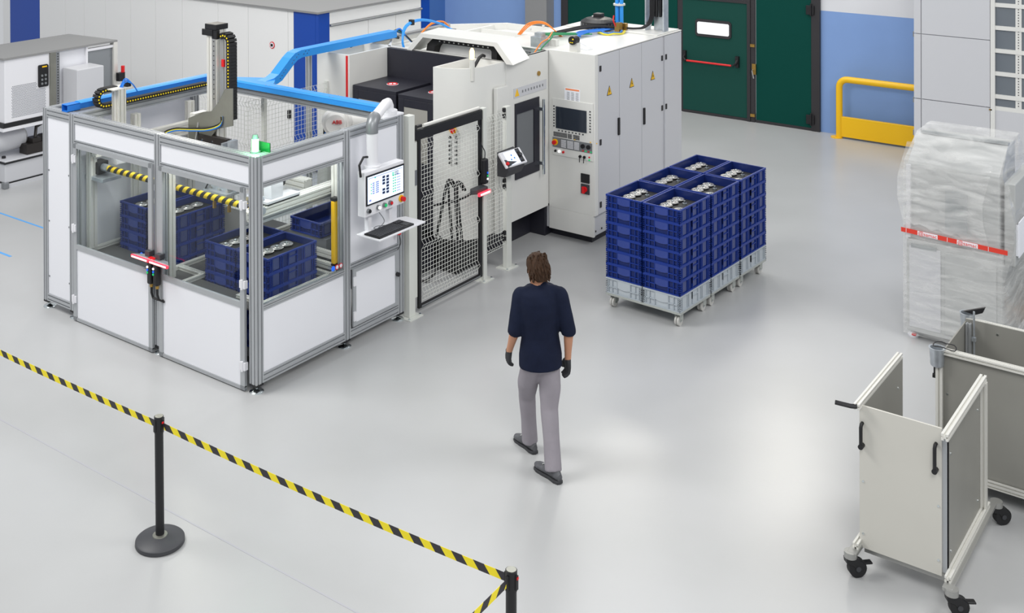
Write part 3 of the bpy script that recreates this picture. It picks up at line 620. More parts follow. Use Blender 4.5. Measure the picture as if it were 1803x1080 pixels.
# door interlock handles on the middle post
for s, (ya, yb) in ((-1, (1.10, 1.383)), (1, (1.389, 1.66))):
    hd = build(M().prism([(-.10, ya), (-.10, yb), (-.03, yb if s < 0 else yb-.10), (-.03, ya+.10 if s < 0 else ya)], 2, .945, .965), 'interlock_handle', 'galv', t, bevel=.004)
    build(B(-.122, -.098, ya+.004, yb-.004, .935, .965), 'light_bar', 'red_glow', hd, bevel=.008)
    build(B(-.127, -.120, ya+.02, yb-.02, .943, .957), 'light_core', 'pink_glow', hd)
    yk = 1.31 if s < 0 else 1.47
    build(M().box(-.07, 0, yk-.035, yk+.035, .965, 1.02), 'latch_block', 'key', hd, bevel=.006)
    yk = 1.325 if s < 0 else 1.415
    sw = build(M().box(-.095, -.035, yk-.03, yk+.03, .71, .935), 'safety_switch', 'black', t, bevel=.014)
    for z, c in ((.88, 'white_lit'), (.85, 'blue_btn'), (.825, 'green_btn')): build(M().cyl((-.095, yk+.015, z), (-.102, yk+.015, z), .011, 10), 'indicator', c, sw)
    build(M().cyl((-.06, yk, .68), (-.06, yk, .72), .018, 10), 'connector', 'brass', sw)
    build(M().tube([(-.06, yk, .68), (-.06, yk, .62), (-.05, yk-.01, .57), (-.03, yk-.06, .555), (-.01, 1.33, .57)], .012, 8), 'switch_cable', 'black', sw, smooth=True)
build(B(-.09, -.05, 1.34, 1.43, .965, .972), 'red_latch', 'red', t)
# interior table and rails
for (a, b, c, e) in ((.1, 2.03, 1.13, 1.58), (.1, 2.03, 2.62, 2.74), (1.12, 2.03, 1.58, 2.62), (1.06, 2.03, .11, 1.13), (.1, .32, .11, 1.13), (.1, .40, 1.58, 2.62)):
    build(B(a, b, c, e, .69, .705), 'work_table', 'table_dark', t)
for y in (1.15, 1.52, 2.66): build(M().prof(0, .1, 2.03, y-.02, y+.02, .706, .745, 1, 1), 'conveyor_rail', 'alu_bright', t)
build(M().prof(0, .12, 1.95, .125, .165, .706, .745, 1, 1), 'conveyor_rail', 'alu_bright', t)
for x in (.38, 1.1, 1.3): build(M().prof(1, 1.18, 1.5, x-.03, x+.03, .706, .74, 1, 1), 'conveyor_rail', 'alu_bright', t)
for x in (.24,): build(M().prof(1, .16, .5, x-.03, x+.03, .706, .735, 1, 1), 'conveyor_rail', 'alu_bright', t)
for x in (1.12, 1.22, 1.34): build(M().prof(1, .12, 1.13, x-.02, x+.02, .706+(x-1.12)*.4, .755+(x-1.12)*.5, 1, 1), 'conveyor_rail', 'alu_bright', t)
build(B(.35, .98, .18, 1.12, .10, .195), 'lift_table', 'alu_dark', t)
build(B(.42, 1.10, 1.61, 2.60, .10, .295), 'lift_table', 'alu_dark', t)
build(B(1.40, 2.03, .44, .98, .705, .94), 'crate_stand', 'alu_dark', t)
# inner columns
for x, y in ((.16, 2.68), (.72, 2.66), (1.5, 2.68), (.16, 1.40), (1.27, .17)):
    build(M().prof(2, .71, 2.06, x-.04, x+.04, y-.04, y+.04, 1, 1), 'inner_post', 'alu_bright', t)
# cross beam with linear guide behind right window, and its twin
build(M().prof(0, .12, 2.0, .22, .34, 1.50, 1.585, 2, 2), 'gantry_beam', 'alu_bright', t)
build(M().prof(0, .12, 2.0, .26, .34, 1.43, 1.495, 2, 1), 'gantry_beam', 'alu', t)
build(M().prof(0, .12, 2.0, 2.55, 2.63, 1.72, 1.86, 2, 2), 'gantry_beam', 'alu_bright', t)
# yellow light curtain
lc = build(M().box(1.155, 1.225, .10, .15, .83, 1.46), 'light_curtain', 'yellow', t, bevel=.012)
build(B(1.157, 1.223, .095, .155, 1.46, 1.49), 'end_cap', 'black', lc); build(B(1.157, 1.223, .10, .15, .81, .83), 'end_cap', 'black', lc)
for z in (.95, 1.3): build(B(1.21, 1.26, .09, .13, z, z+.1), 'bracket', 'black', lc, bevel=.01)
for x0, x1, y0, y1 in ((.12, .16, 1.5, 2.7), (.12, .16, .15, 1.3), (.2, 1.15, .11, .15)):
    build(B(x0, x1, y0, y1, 2.045, 2.07), 'led_strip', 'led', t)
    a_ = area('cell_lamp', ((x0+x1)/2, (y0+y1)/2, 2.04), x1-x0, y1-y0, 4.5, (1, .99, .96))
# striped safety bar along the doors
zb, xb = 1.585, .25
m_ = striped('hazard_bar', '#151515', '#f2cf1c', .105, (0, 1, .6)); 
build(M().cyl((xb, .30, zb), (xb, 2.50, zb), .032, 20), 'hazard_bar', 'hazard_bar', t, smooth=True)
build(M().cyl((xb, 2.50, zb), (xb, 2.62, zb), .04, 16).cyl((xb, .16, zb), (xb, .30, zb), .035, 16), 'bar_coupling', 'galv', t, smooth=True)
build(M().box(xb-.07, xb+.07, 2.60, 2.74, zb-.07, zb+.06), 'drive_motor', 'black', t, bevel=.01)
build(M().box(xb-.12, xb+.12, 2.45, 2.76, zb-.12, zb-.08), 'motor_bracket', 'galv', t, bevel=.004)
build(M().box(xb+.1, 1.3, 2.50, 2.60, zb+.02, zb+.07), 'motor_bracket', 'white', t)
# signal lamp on the front corner
lp = build(M().cyl((.13, .14, LZ), (.13, .14, LZ+.01), .05, 20).cyl((.13, .14, LZ+.125), (.13, .14, LZ+.165), .034, 20, .024), 'signal_lamp', 'lamp_cap', t, smooth=True)
build(M().cyl((.13, .14, LZ+.01), (.13, .14, LZ+.125), .034, 20), 'lamp_lens', 'green_glow', lp, smooth=True)
build(M().box(.20, .21, .02, .27, LZ-.06, LZ+.085), 'lamp_shield', 'green_reflect', lp)  # green plate: glass reflecting the lamp, put in as colour

pl_ = bpy.data.lights.new('signal_glow', 'POINT'); pl_.energy = 4; pl_.color = (.25, 1, .45); pl_.shadow_soft_size = .04
po_ = bpy.data.objects.new('signal_glow', pl_); COL.objects.link(po_); po_.location = (.05, .05, LZ+.11)
# ------------------------------------------------------------------ linear gantry
t = thing('gantry_axis', 'upright aluminium linear axis with black cable chain rising above the cell', 'linear axis', (1.2, 1.9, 1.6))
build(M().prof(2, 1.62, 3.0, 1.16, 1.30, 1.83, 1.99, 2, 2), 'column', 'alu_bright', t)
build(M().box(1.155, 1.16, 1.84, 1.90, 1.7, 3.0), 'guide_strip', 'steel', t)
pm = M()
for i in range(14): pm.cyl((1.155, 1.87, 2.25+i*.052), (1.15, 1.87, 2.25+i*.052), .006, 6)
build(pm, 'bolt_row', 'black', t, kind='stuff')
build(M().box(1.14, 1.32, 1.82, 2.0, 3.0, 3.06).box(1.14, 1.18, 1.88, 2.05, 2.93, 3.0).box(1.15, 1.2, 1.82, 1.9, 2.9, 3.0), 'end_cap', 'black', t, bevel=.006)
build(B(1.20, 1.22, 1.76, 1.80, 2.60, 2.68), 'red_tag', 'red', t)
def chain(path, wv, th, nm, par, dot=True, dots_side=None, pitch=.035, dotmat='yellow_tape', mt='rubber', dr=.009):
    P = [Vector(p) for p in path]; seg = []; 
    Ls = [0]
    for i in range(len(P)-1): Ls.append(Ls[-1]+(P[i+1]-P[i]).length)
    n = int(Ls[-1]/pitch); m = M(); md = M(); W = Vector(wv)
    for k in range(n+1):
        s = min(k*pitch, Ls[-1]-1e-6); i = max(j for j in range(len(P)-1) if Ls[j] <= s)
        d = (P[i+1]-P[i]).normalized(); c = P[i]+d*(s-Ls[i]); nn = d.cross(W.normalized())
        a = d*pitch*.46; b = nn*th; vs = [c+sx*a+sy*b+sz*W for sz in (-1, 1) for sy in (-1, 1) for sx in (-1, 1)]
        m.add(vs, [(0, 2, 3, 1), (4, 5, 7, 6), (0, 1, 5, 4), (2, 6, 7, 3), (0, 4, 6, 2), (1, 3, 7, 5)])
        for sg in (-1, 1): md.cyl(c+W*sg, c+W*sg*1.08, dr, 8)
    o = build(m, nm, mt, par, kind='stuff')
    if dot: build(md, 'chain_rivet', dotmat, o, kind='stuff')
    return o
cx = 1.24
path = [(cx, 1.68, 2.05+i*.05) for i in range(17)]+[(cx, 1.755-.075*math.cos(a*PI/16), 2.87+.075*math.sin(a*PI/16)) for a in range(1, 14)]
chain(path, (.05, 0, 0), .032, 'cable_chain', t)
# bracket plate (bent sheet)
pl = [(1.50, 2.42), (1.50, 2.02), (1.75, 1.95), (1.90, 1.80), (2.16, 1.66), (2.22, 1.66), (2.22, 2.0), (1.98, 2.10), (1.84, 2.13), (1.72, 2.25), (1.62, 2.40)]
build(M().prism(pl, 0, 1.09, 1.10), 'bracket_plate', 'plate_steel', t)
build(M().box(1.08, 1.14, 1.60, 2.05, 1.62, 1.86), 'carriage', 'motor', t, bevel=.004)
cm = M()
for z in (1.68, 1.8):
    for y in (1.66, 1.82, 1.98): cm.cyl((1.08, y, z), (1.075, y, z), .012, 8)
build(cm, 'bolt_row', 'chrome', t, kind='stuff')
build(M().box(1.1, 1.18, 1.62, 1.68, 1.63, 1.85), 'side_plate', 'alu_dark', t)
build(M().box(.95, 1.05, 1.38, 1.43, 1.72, 1.90).box(.95, 1.05, 1.50, 1.53, 1.70, 1.86), 'small_bracket', 'galv', t)
build(M().prof(1, .5, 2.5, 1.14, 1.26, 1.50, 1.60), 'cross_beam', 'alu_bright', t)
build(B(1.1, 1.28, 2.12, 2.20, 1.60, 2.06), 'upright_profile', 'alu_bright', t)
build(M().cyl((1.06, 2.08, 1.72), (1.09, 2.05, 1.98), .012, 8), 'gas_strut', 'steel', t)
for i, c in enumerate(('cable_blue', 'cable_yellow', 'black')):
    d = i*.012
    cable([(1.08-d/2, 1.66, 2.10), (1.07, 1.68, 2.0+d), (1.05, 1.85, 1.93+d), (1.04, 2.1, 1.89+d), (1.0, 2.35, 1.86+d), (.92, 2.45, 1.80+d), (.85, 2.36, 1.72+d), (.80, 2.15, 1.70+d)], .009, c, t)
path = [(.72, 2.12-i*.045, 1.78) for i in range(16)]+[(.72, 1.40-.09*math.sin(a*PI/10), 1.69+.09*math.cos(a*PI/10)) for a in range(1, 8)]
chain(path, (.05, 0, 0), .02, 'cable_chain', t, dot=True, pitch=.045, mt='alu_dark', dotmat='label_paper', dr=.014)
build(M().prof(1, .6, 2.5, .66, .78, 1.66, 1.73), 'guide_beam', 'motor', t)
# gripper hanging under the beam
t = thing('gripper', 'silver pneumatic gripper head with brass fingers above the crates in the cell', 'gripper', (.62, 1.15, 1.4))
build(M().box(.50, .74, .95, 1.30, 1.50, 1.53).box(.56, .68, 1.0, 1.25, 1.53, 1.66), 'mount_plate', 'galv', t, bevel=.004)
for y in (1.00, 1.12, 1.25): build(M().cyl((.62, y, 1.44), (.62, y, 1.50), .025, 12).box(.55, .6, y-.02, y+.02, 1.46, 1.55), 'cylinder', 'steel', t)
for y in (1.02, 1.24):
    build(M().cyl((.60, y, 1.38), (.60, y, 1.48), .016, 10).box(.585, .615, y-.012, y+.012, 1.32, 1.38), 'finger', 'brass', t)
build(M().tube([(.62, 1.1, 1.6), (.58, 1.18, 1.64), (.52, 1.25, 1.58), (.52, 1.3, 1.5)], .008, 6), 'air_hose', 'black', t)
# carriage on the front beam
t = thing('beam_carriage', 'white gantry carriage block with black motor on the beam behind the side window', 'carriage', (.62, .3, 1.5))
build(M().box(.36, .80, .22, .38, 1.60, 1.625), 'slide_plate', 'mach_grey', t, bevel=.004)
build(B(.37, .79, .225, .235, 1.587, 1.601), 'slide_seal', 'black', t)
build(B(.44, .60, .25, .36, 1.625, 1.83), 'block', 'mach_grey', t, bevel=.006)
build(M().cyl((.62, .42, 1.72), (.74, .42, 1.72), .06, 16).box(.62, .66, .36, .48, 1.66, 1.80), 'motor', 'black', t)
build(B(.30, .40, .30, .50, 1.60, 1.66), 'side_block', 'galv', t)

# ------------------------------------------------------------------ cable chain on left rail, with its column
t = thing('chain_carrier', 'aluminium column with looping black yellow-dotted cable chain at the cell edge', 'cable chain', (.5, 2.7, 2.167))
build(M().prof(2, 1.98, 2.38, .42, .52, 2.56, 2.68), 'column', 'alu_bright', t)
build(B(.36, .6, 2.56, 2.76, 2.38, 2.39), 'cap_plate', 'alu_bright', t)
yy = 2.72
path = [(1.75-i*.05, yy, 2.205) for i in range(29)]+[(.34-.085*math.sin(a*PI/14), yy, 2.29-.085*math.cos(a*PI/14)) for a in range(1, 14)]+[(.36, yy, 2.375), (.42, yy, 2.375), (.5, yy, 2.375)]
chain(path, (0, .04, 0), .024, 'cable_chain', t)
build(M().box(.55, .6, 2.58, 2.66, 2.39, 2.44), 'terminal_block', 'black', t)
for i in range(3): cable([(.5, 2.6+.02*i, 2.39), (.54, 2.6, 2.44+.02*i), (.6, 2.56, 2.42), (.66, 2.55, 2.33)], .007, 'cable_blue', t)
# ------------------------------------------------------------------ blue cable trays
t = thing('cable_tray', 'bright blue cable trunking running over the left top rail of the cell', 'cable tray', (1.0, 2.98, LZ))
m = M().box(.02, .18, 2.90, 2.905, LZ+.0, LZ+.075).box(.02, .18, 3.0, 3.005, LZ, LZ+.075).box(.02, .18, 2.9, 3.005, LZ+.07, LZ+.076).box(.02, .18, 2.9, 3.005, LZ, LZ+.005)
tb = build(m, 'tray_end', 'blue_tray', t)
tb.data.materials.clear(); tb.data.materials.append(MT['cable_blue'])
build(B(.18, 2.03, 2.905, 3.0, LZ+.01, LZ+.07), 'tray_body', 'cable_blue', t, bevel=.002)
build(M().prism([(2.90, LZ+.07), (3.01, LZ+.07), (2.99, LZ+.085), (2.92, LZ+.085)], 0, .18, 2.03), 'tray_lid', 'blue_tray', t)
t = thing('cable_tray', 'wide bright blue cable duct lying on the rear top rail of the cell', 'cable tray', (2.08, 1.4, LZ))
build(B(1.985, 2.12, .22, 2.95, LZ, LZ+.06), 'tray_body', 'blue_tray', t, bevel=.002)
build(M().prism([(1.98, LZ+.06), (2.125, LZ+.06), (2.10, LZ+.078), (2.005, LZ+.078)], 1, .22, 2.95), 'tray_lid', 'blue_tray', t)
build(M().prism([(2.12, 1.95), (2.35, 2.15), (2.35, 2.35), (2.12, 2.75)], 2, LZ, LZ+.06), 'tee_piece', 'blue_tray', t)
pm = M()
for y in (.9, 1.9):
    for dx in (.02, .11): 
        for dy in (0, .05): pm.cyl((1.985+dx, y+dy, LZ+.078), (1.985+dx, y+dy, LZ+.083), .007, 6)
build(pm, 'rivet', 'chrome', t, kind='stuff')
build(B(2.0, 2.1, .2, .222, LZ+.005, LZ+.055), 'end_opening', 'black', t)
t = thing('cable_tray', 'bright blue raised cable duct climbing in an S-bend towards the machining centre', 'cable tray', (3.6, 2.2, 2.2))
top = [(2.20, LZ+.06), (2.34, LZ+.075), (2.42, LZ+.11), (2.62, 2.44), (2.70, 2.49), (2.80, 2.51), (4.62, 2.51)]
bot = [(4.62, 2.42), (2.82, 2.42), (2.74, 2.40), (2.68, 2.36), (2.48, LZ+.03), (2.40, LZ), (2.20, LZ)]
build(M().prism(top+bot, 1, 2.16, 2.30), 'tray_body', 'blue_tray', t)
pm = M()
for x, z in ((2.44, LZ+.06), (2.50, LZ+.12), (2.64, 2.38), (2.72, 2.44), (2.84, 2.46), (2.9, 2.46)):
    for d in (0, .03): pm.cyl((x+d, 2.16, z+d), (x+d, 2.154, z+d), .007, 6)
build(pm, 'rivet', 'chrome', t, kind='stuff')
for i, c in enumerate(('cable_blue', 'black', 'cable_green', 'cable_blue', 'black')):
    cable([(4.6, 2.2+.02*i, 2.47), (4.72, 2.2+.02*i, 2.52-.01*i), (4.82, 2.18, 2.42), (4.9, 2.1, 2.3)], .012, c, t)
build(M().prof(2, .0, 2.42, 3.28, 3.34, 2.50, 2.56, 1, 1), 'support', 'alu', t)
t = thing('air_hose', 'bright blue air hose arched over the machine edge beside the hood', 'hose', (4.8, 1.7, 2.4))
for i in range(2): cable([(4.35, 1.78+.02*i, 2.28), (4.30, 1.80, 2.46), (4.45, 1.85+.02*i, 2.62), (4.75, 1.86, 2.66+.01*i), (5.1, 1.8, 2.58), (5.3, 1.7, 2.45)], .016, 'blue_tray', t, 'hose')
build(B(4.55, 4.6, 1.84, 1.9, 2.62, 2.69), 'clip', 'black', t)
t = thing('machine_feed_cables', 'black and orange feed cables lying along the back edge of the machine top', 'cable', (4.6, 2.3, 2.4))
cable([(3.9, 2.35, 2.38), (4.2, 2.30, 2.46), (4.5, 2.2, 2.45), (4.7, 2.2, 2.40)], .02, 'black', t)
for i in range(2): cable([(5.2, 2.2, 2.4), (5.3, 2.1, 2.52+.01*i), (5.5, 2.05, 2.53), (5.6, 2.0+.03*i, 2.42)], .012, 'cable_orange', t)
build(M().prof(0, 4.3, 6.0, 2.30, 2.36, 2.375, 2.42, 1, 1), 'support_bar', 'alu', t)

# ------------------------------------------------------------------ operator terminal
t = thing('operator_terminal', 'swivel-arm operator screen with keyboard shelf on the cell front right', 'control terminal', (1.75, .05, LZ))
build(M().box(1.80, 2.12, -.01, .16, LZ, LZ+.02).cyl((1.98, .08, LZ+.02), (1.98, .08, LZ+.06), .09, 20), 'arm_foot', 'white', t, bevel=.003)
build(M().tube([(1.98, .08, LZ+.04), (1.98, .08, LZ+.10), (1.95, .07, LZ+.14), (1.88, .04, LZ+.145), (1.48, -.15, LZ+.10)], .052, 16), 'swivel_arm', 'white', t, smooth=True)
build(M().tube([(1.50, -.14, LZ+.105), (1.44, -.17, LZ+.09), (1.41, -.18, LZ+.05), (1.41, -.18, LZ-.03)], .062, 16), 'elbow', 'alu_dark', t, smooth=True)
build(M().cyl((1.41, -.18, 1.80), (1.41, -.18, LZ-.02), .056, 20), 'drop_tube', 'white', t, smooth=True)
build(M().cyl((1.41, -.18, 1.78), (1.41, -.18, 1.82), .09, 20), 'tube_collar', 'white', t)
yS = -.28
hs = build(M().box(1.19, 1.79, yS+.005, yS+.10, 1.36, 1.80), 'housing', 'white', t, bevel=.006)
build(B(1.205, 1.785, yS-.004, yS+.006, 1.47, 1.765), 'bezel', 'black', hs)
scn = build(B(1.222, 1.768, yS-.006, yS-.004, 1.486, 1.75), 'screen', 'screen_lit', hs)
ink = M(); gr = M(); md = M()
def sq(m, x, z, w, h): m.box(1.222+x, 1.222+x+w, yS-.0075, yS-.006, 1.486+z, 1.486+z+h)
for i in range(6):
    for j in range(2):
        if not (j == 0 and i == 2): sq(ink, .22+j*.06, .045+i*.031 if j else .05+i*.031, .04, .024)
for i in range(6): sq(md, .12, .085+i*.02, .045, .013)
for i in range(6): sq(md, .07, .085+i*.02, .03, .013)
for i in range(4): sq(gr, .045, .09+i*.03, .012, .014)
for i in range(7):
    for j in range(2): sq(gr, .38+j*.03, .03+i*.027, .018, .013)
    sq(md, .44, .03+i*.027, .06, .007)
for i in range(3): sq(gr, .37, .20+i*.012, .03, .008); sq(ink, .41, .20+i*.014, .06, .006)
sq(md, .01, .245, .52, .006); sq(md, .02, .02, .03, .02); sq(gr, .10, .235, .02, .01)
build(ink, 'screen_graphic', 'screen_ink', scn); build(gr, 'screen_graphic', 'screen_green', scn); build(md, 'screen_text', 'screen_mid', scn, kind='stuff')
for x, c in ((1.235, 'black'), (1.38, 'white_lit'), (1.475, 'green_btn'), (1.565, 'red')):
    b_ = build(M().cyl((x, yS+.005, 1.42), (x, yS-.02, 1.42), .023, 14), 'button_collar', 'alu_dark', hs)
    build(M().cyl((x, yS-.02, 1.42), (x, yS-.03, 1.42), .016, 14), 'push_button', c, b_)
build(M().cyl((1.74, yS+.005, 1.42), (1.74, yS-.01, 1.42), .035, 16), 'emergency_ring', 'yellow', hs)
build(M().cyl((1.74, yS-.01, 1.42), (1.74, yS-.045, 1.42), .024, 16), 'emergency_button', 'red', hs)
build(M().tube([(1.17, yS+.04, 1.76), (1.15, yS+.04, 1.88), (1.2, yS+.03, 1.95), (1.26, yS+.03, 1.94)], .012, 8), 'mouse_hook', 'black', hs)
build(B(1.28, 1.33, yS+.04, yS+.09, 1.20, 1.38), 'shelf_bracket', 'white', t); build(B(1.60, 1.65, yS+.04, yS+.09, 1.20, 1.38), 'shelf_bracket', 'white', t)
build(M().prism([(1.15, -.50), (1.86, -.50), (1.86, -.24), (1.78, -.20), (1.15, -.20)], 2, 1.185, 1.20), 'keyboard_shelf', 'white', t, bevel=.003)
build(M().box(1.98, 2.02, -.05, -.01, .93, 1.02), 'red_switch', 'red', cell, bevel=.004)
cable([(2.0, -.03, .94), (2.01, -.05, .85), (1.97, -.04, .78)], .004, 'black', cell)
t = thing('keyboard', 'black compact keyboard with touchpad on the white shelf under the screen', 'keyboard', (1.44, -.37, 1.2), local=False)
kb = build(B(1.17, 1.70, -.48, -.28, 1.201, 1.216), 'keyboard_base', 'black', t, bevel=.003)
km = M()
for j in range(6):
    for i in range(15): km.box(1.182+i*.0255, 1.203+i*.0255, -.468+j*.029, -.446+j*.029, 1.216, 1.223)
for j in range(2):
    for i in range(4): km.box(1.585+i*.026, 1.606+i*.026, -.352+j*.029, -.330+j*.029, 1.216, 1.223)
build(km, 'key', 'key', t, kind='stuff')
build(B(1.60, 1.68, -.46, -.38, 1.216, 1.219), 'touchpad', 'key', t)
cable([(1.5, -.28, 1.21), (1.42, -.24, 1.215), (1.34, -.26, 1.22), (1.35, -.30, 1.225), (1.5, -.26, 1.25), (1.42, -.24, 1.37)], .004, 'alu_dark', t, 'keyboard_cable')

# ------------------------------------------------------------------ fencing
def wire_panel(axis, a0, a1, c, z0, z1, bends, par, vs=.052, hs=.047, r=.0023, out=-1, amp=.035):
    def off(z):
        for b in bends:
            if abs(z-b) < .05: return out*amp*(1-abs(z-b)/.05)
        return 0
    def P(a, z, o=0):
        return (a, c+off(z)+o, z) if axis == 0 else (c+off(z)+o, a, z)
    m = M(); n = max(1, round((a1-a0)/vs))
    zs = [z0]
    for b in sorted(bends): zs += [b-.05, b, b+.05]
    zs = [z for z in zs if z >= z0 and z <= z1]+[z1]
    for i in range(n+1): a = a0+(a1-a0)*i/n; m.tube([P(a, z) for z in zs], r, 4)
    k = round((z1-z0)/hs)
    for j in range(k+1):
        z = z0+(z1-z0)*j/k; m.tube([P(a0, z, r*out), P(a1, z, r*out)], r, 4)
    return build(m, 'wire_mesh', 'wire', par, kind='stuff')
def fpost(name, label, x0, x1, y0, y1, z1, plate=True):
    t = thing(name, label, 'fence post', ((x0+x1)/2, (y0+y1)/2, 0))
    build(B(x0, x1, y0, y1, .01, z1), 'post_tube', 'post_white', t, bevel=.003)
    if plate:
        bp = build(B(x0-.06, x1+.06, y0-.06, y1+.06, 0, .01), 'base_plate', 'post_white', t)
        for sx in (-1, 1): build(M().cyl(((x0+x1)/2+sx*((x1-x0)/2+.04), y0-.03, .01), ((x0+x1)/2+sx*((x1-x0)/2+.04), y0-.03, .022), .012, 8), 'anchor_bolt', 'chrome', bp)
    return t
p1 = fpost('fence_post', 'broad white fence post bolted beside the cell corner', 2.15, 2.25, -.05, .03, 2.14)
build(B(2.25, 2.31, -.03, .01, .18, 1.84), 'strike_plate', 'post_white', p1); build(B(2.262, 2.30, -.04, -.03, 1.38, 1.54), 'lock_tag', 'alu_dark', p1)
fpost('fence_post', 'slim white fence post at the hinge side of the mesh gate', 3.49, 3.555, -.06, 0, 1.98)
p3 = fpost('fence_post', 'white fence post next to the machining centre door', 3.96, 4.06, -.06, .0, 1.91)
for z in (.33, .95, 1.78): build(M().box(3.925, 3.965, -.05, -.02, z, z+.05).box(3.925, 3.965, -.05, -.02, z+.07, z+.12), 'mesh_clamp', 'black', p3, bevel=.004)
t = thing('mesh_gate', 'black framed safety gate of white wire mesh between two fence posts', 'gate', (2.9, -.03, .04))
fr = build(M().box(2.32, 2.36, -.045, -.015, .05, 1.86).box(3.44, 3.485, -.045, -.015, .05, 1.97).box(2.36, 3.44, -.045, -.015, .05, .085), 'gate_frame', 'black', t, bevel=.003)
build(M().box(2.25, 3.48, -.055, -.005, 1.86, 1.965), 'header_beam', 'black', t, bevel=.004)
build(M().cyl((2.42, -.03, 1.99), (3.44, -.03, 1.99), .02, 12), 'top_tube', 'alu_bright', t, smooth=True)
build(M().tube([(2.28, -.03, 1.965), (2.30, -.03, 2.0), (2.38, -.03, 2.0)], .02, 8), 'tube_end', 'black', t)
wire_panel(0, 2.385, 3.41, -.03, .12, 1.84, (.2, .72, 1.25, 1.77), t)
for z in (.2, .72, 1.25, 1.77): build(M().box(3.41, 3.45, -.055, -.02, z-.03, z+.03), 'mesh_clamp', 'black', t, bevel=.004)
build(B(2.36, 3.44, -.05, -.045, .06, .075), 'kick_strip', 'alu_dark', t)
sw = build(M().box(3.42, 3.50, -.13, -.06, 1.13, 1.42), 'gate_switch', 'black', t, bevel=.02)
for z, c in ((1.26, 'blue_btn'), (1.225, 'green_btn'), (1.19, 'white_lit')): build(M().cyl((3.47, -.13, z), (3.47, -.137, z), .012, 10), 'indicator', c, sw)
gh = build(M().prism([(3.20, -.09), (3.26, -.14), (3.44, -.16), (3.46, -.08), (3.40, -.05), (3.24, -.05)], 2, 1.06, 1.12), 'gate_handle', 'key', t, bevel=.01)
build(M().box(3.24, 3.46, -.185, -.155, 1.045, 1.085), 'light_bar', 'red_glow', gh, bevel=.008); build(M().box(3.26, 3.44, -.19, -.184, 1.055, 1.075), 'light_core', 'pink_glow', gh)
cable([(3.46, -.1, 1.42), (3.46, -.1, 1.5), (3.44, -.08, 1.56), (3.46, -.05, 1.62), (3.47, -.05, 1.9)], .006, 'black', sw)
t = thing('mesh_fence', 'narrow white wire mesh fence panel right of the gate', 'fence', (3.76, -.03, .2))
wire_panel(0, 3.565, 3.93, -.03, .27, 1.86, (.32, .95, 1.30, 1.80), t)
t = thing('mesh_fence', 'white wire mesh fence behind the robot against the blue stripe', 'fence', (2.8, 2.30, .1))
wire_panel(0, 2.0, 3.38, 2.30, .12, 2.0, (.2, .9, 1.4, 1.93), t, vs=.055, hs=.055)
build(B(3.38, 3.43, 2.28, 2.33, 0, 2.02), 'post', 'post_white', t)
t = thing('mesh_fence', 'white wire mesh fence behind the cell in front of the enclosure panels', 'fence', (2.3, 3.2, .1))
wire_panel(1, 2.36, 4.1, 2.35, .12, 1.95, (.2, .9, 1.4, 1.88), t, vs=.055, hs=.055)
build(B(2.32, 2.37, 2.31, 2.36, 0, 2.0), 'post', 'post_white', t)
# machine-side valve panel and hoses seen through the gate
t = thing('coupling_panel', 'row of black hose couplings and a yellow mushroom button on the white column', 'coupling panel', (3.44, .5, 1.5))
def onc(y): return 3.53-(y-.40)*.3125 if y > .4 else 3.53+(.40-y)*.77
build(M().cyl((onc(.405), .405, 1.66), (onc(.405)-.02, .395, 1.66), .045, 16), 'emergency_ring', 'yellow', t); build(M().cyl((onc(.405)-.02, .395, 1.66), (onc(.405)-.05, .38, 1.66), .028, 14), 'emergency_button', 'red', t)
for i in range(7):
    for y in (.375, .44): build(M().cyl((onc(y), y, 1.57-i*.05), (onc(y)-.02, y-.01, 1.57-i*.05), .015, 10), 'coupling', 'black' if (i+int(y*100)) % 3 else 'chrome', t)
t = thing('hose_set', 'black hydraulic hoses hanging in front of the machine behind the gate', 'hose', (3.3, .5, 0))
for ya_, yb_ in ((.33, .47), (.30, .24), (.20, .16), (.17, .10)):
    cable([(3.42, ya_-.02, 1.02), (3.36, ya_, 1.12), (3.31, ya_+.01, 1.06), (3.29, (ya_+yb_)/2, .75), (3.29, yb_, .47)], .017, 'black', t, 'hose')
cable([(3.3, .55, .80), (3.31, .3, .88), (3.33, .1, .97), (3.38, -.0, 1.04)], .016, 'black', t, 'hose')
cable([(3.28, .66, .50), (3.15, .72, .15), (3.0, .62, .03), (3.05, .42, .03), (3.2, .36, .2), (3.28, .4, .48)], .016, 'black', t, 'hose')
t = thing('coolant_tank', 'dark coolant tank on the floor behind the mesh gate', 'tank', (3.5, 1.2, 0))
build(M().box(3.0, 3.44, .62, 2.0, .02, .33), 'tank_body', 'anthracite', t, bevel=.01); build(B(3.44, 3.94, .3, 2.2, .02, .35), 'tank_body', 'black', t)
for i in range(5): build(B(3.05, 3.4, .7+i*.2, .82+i*.2, .33, .36), 'tank_cover', 'key', t)
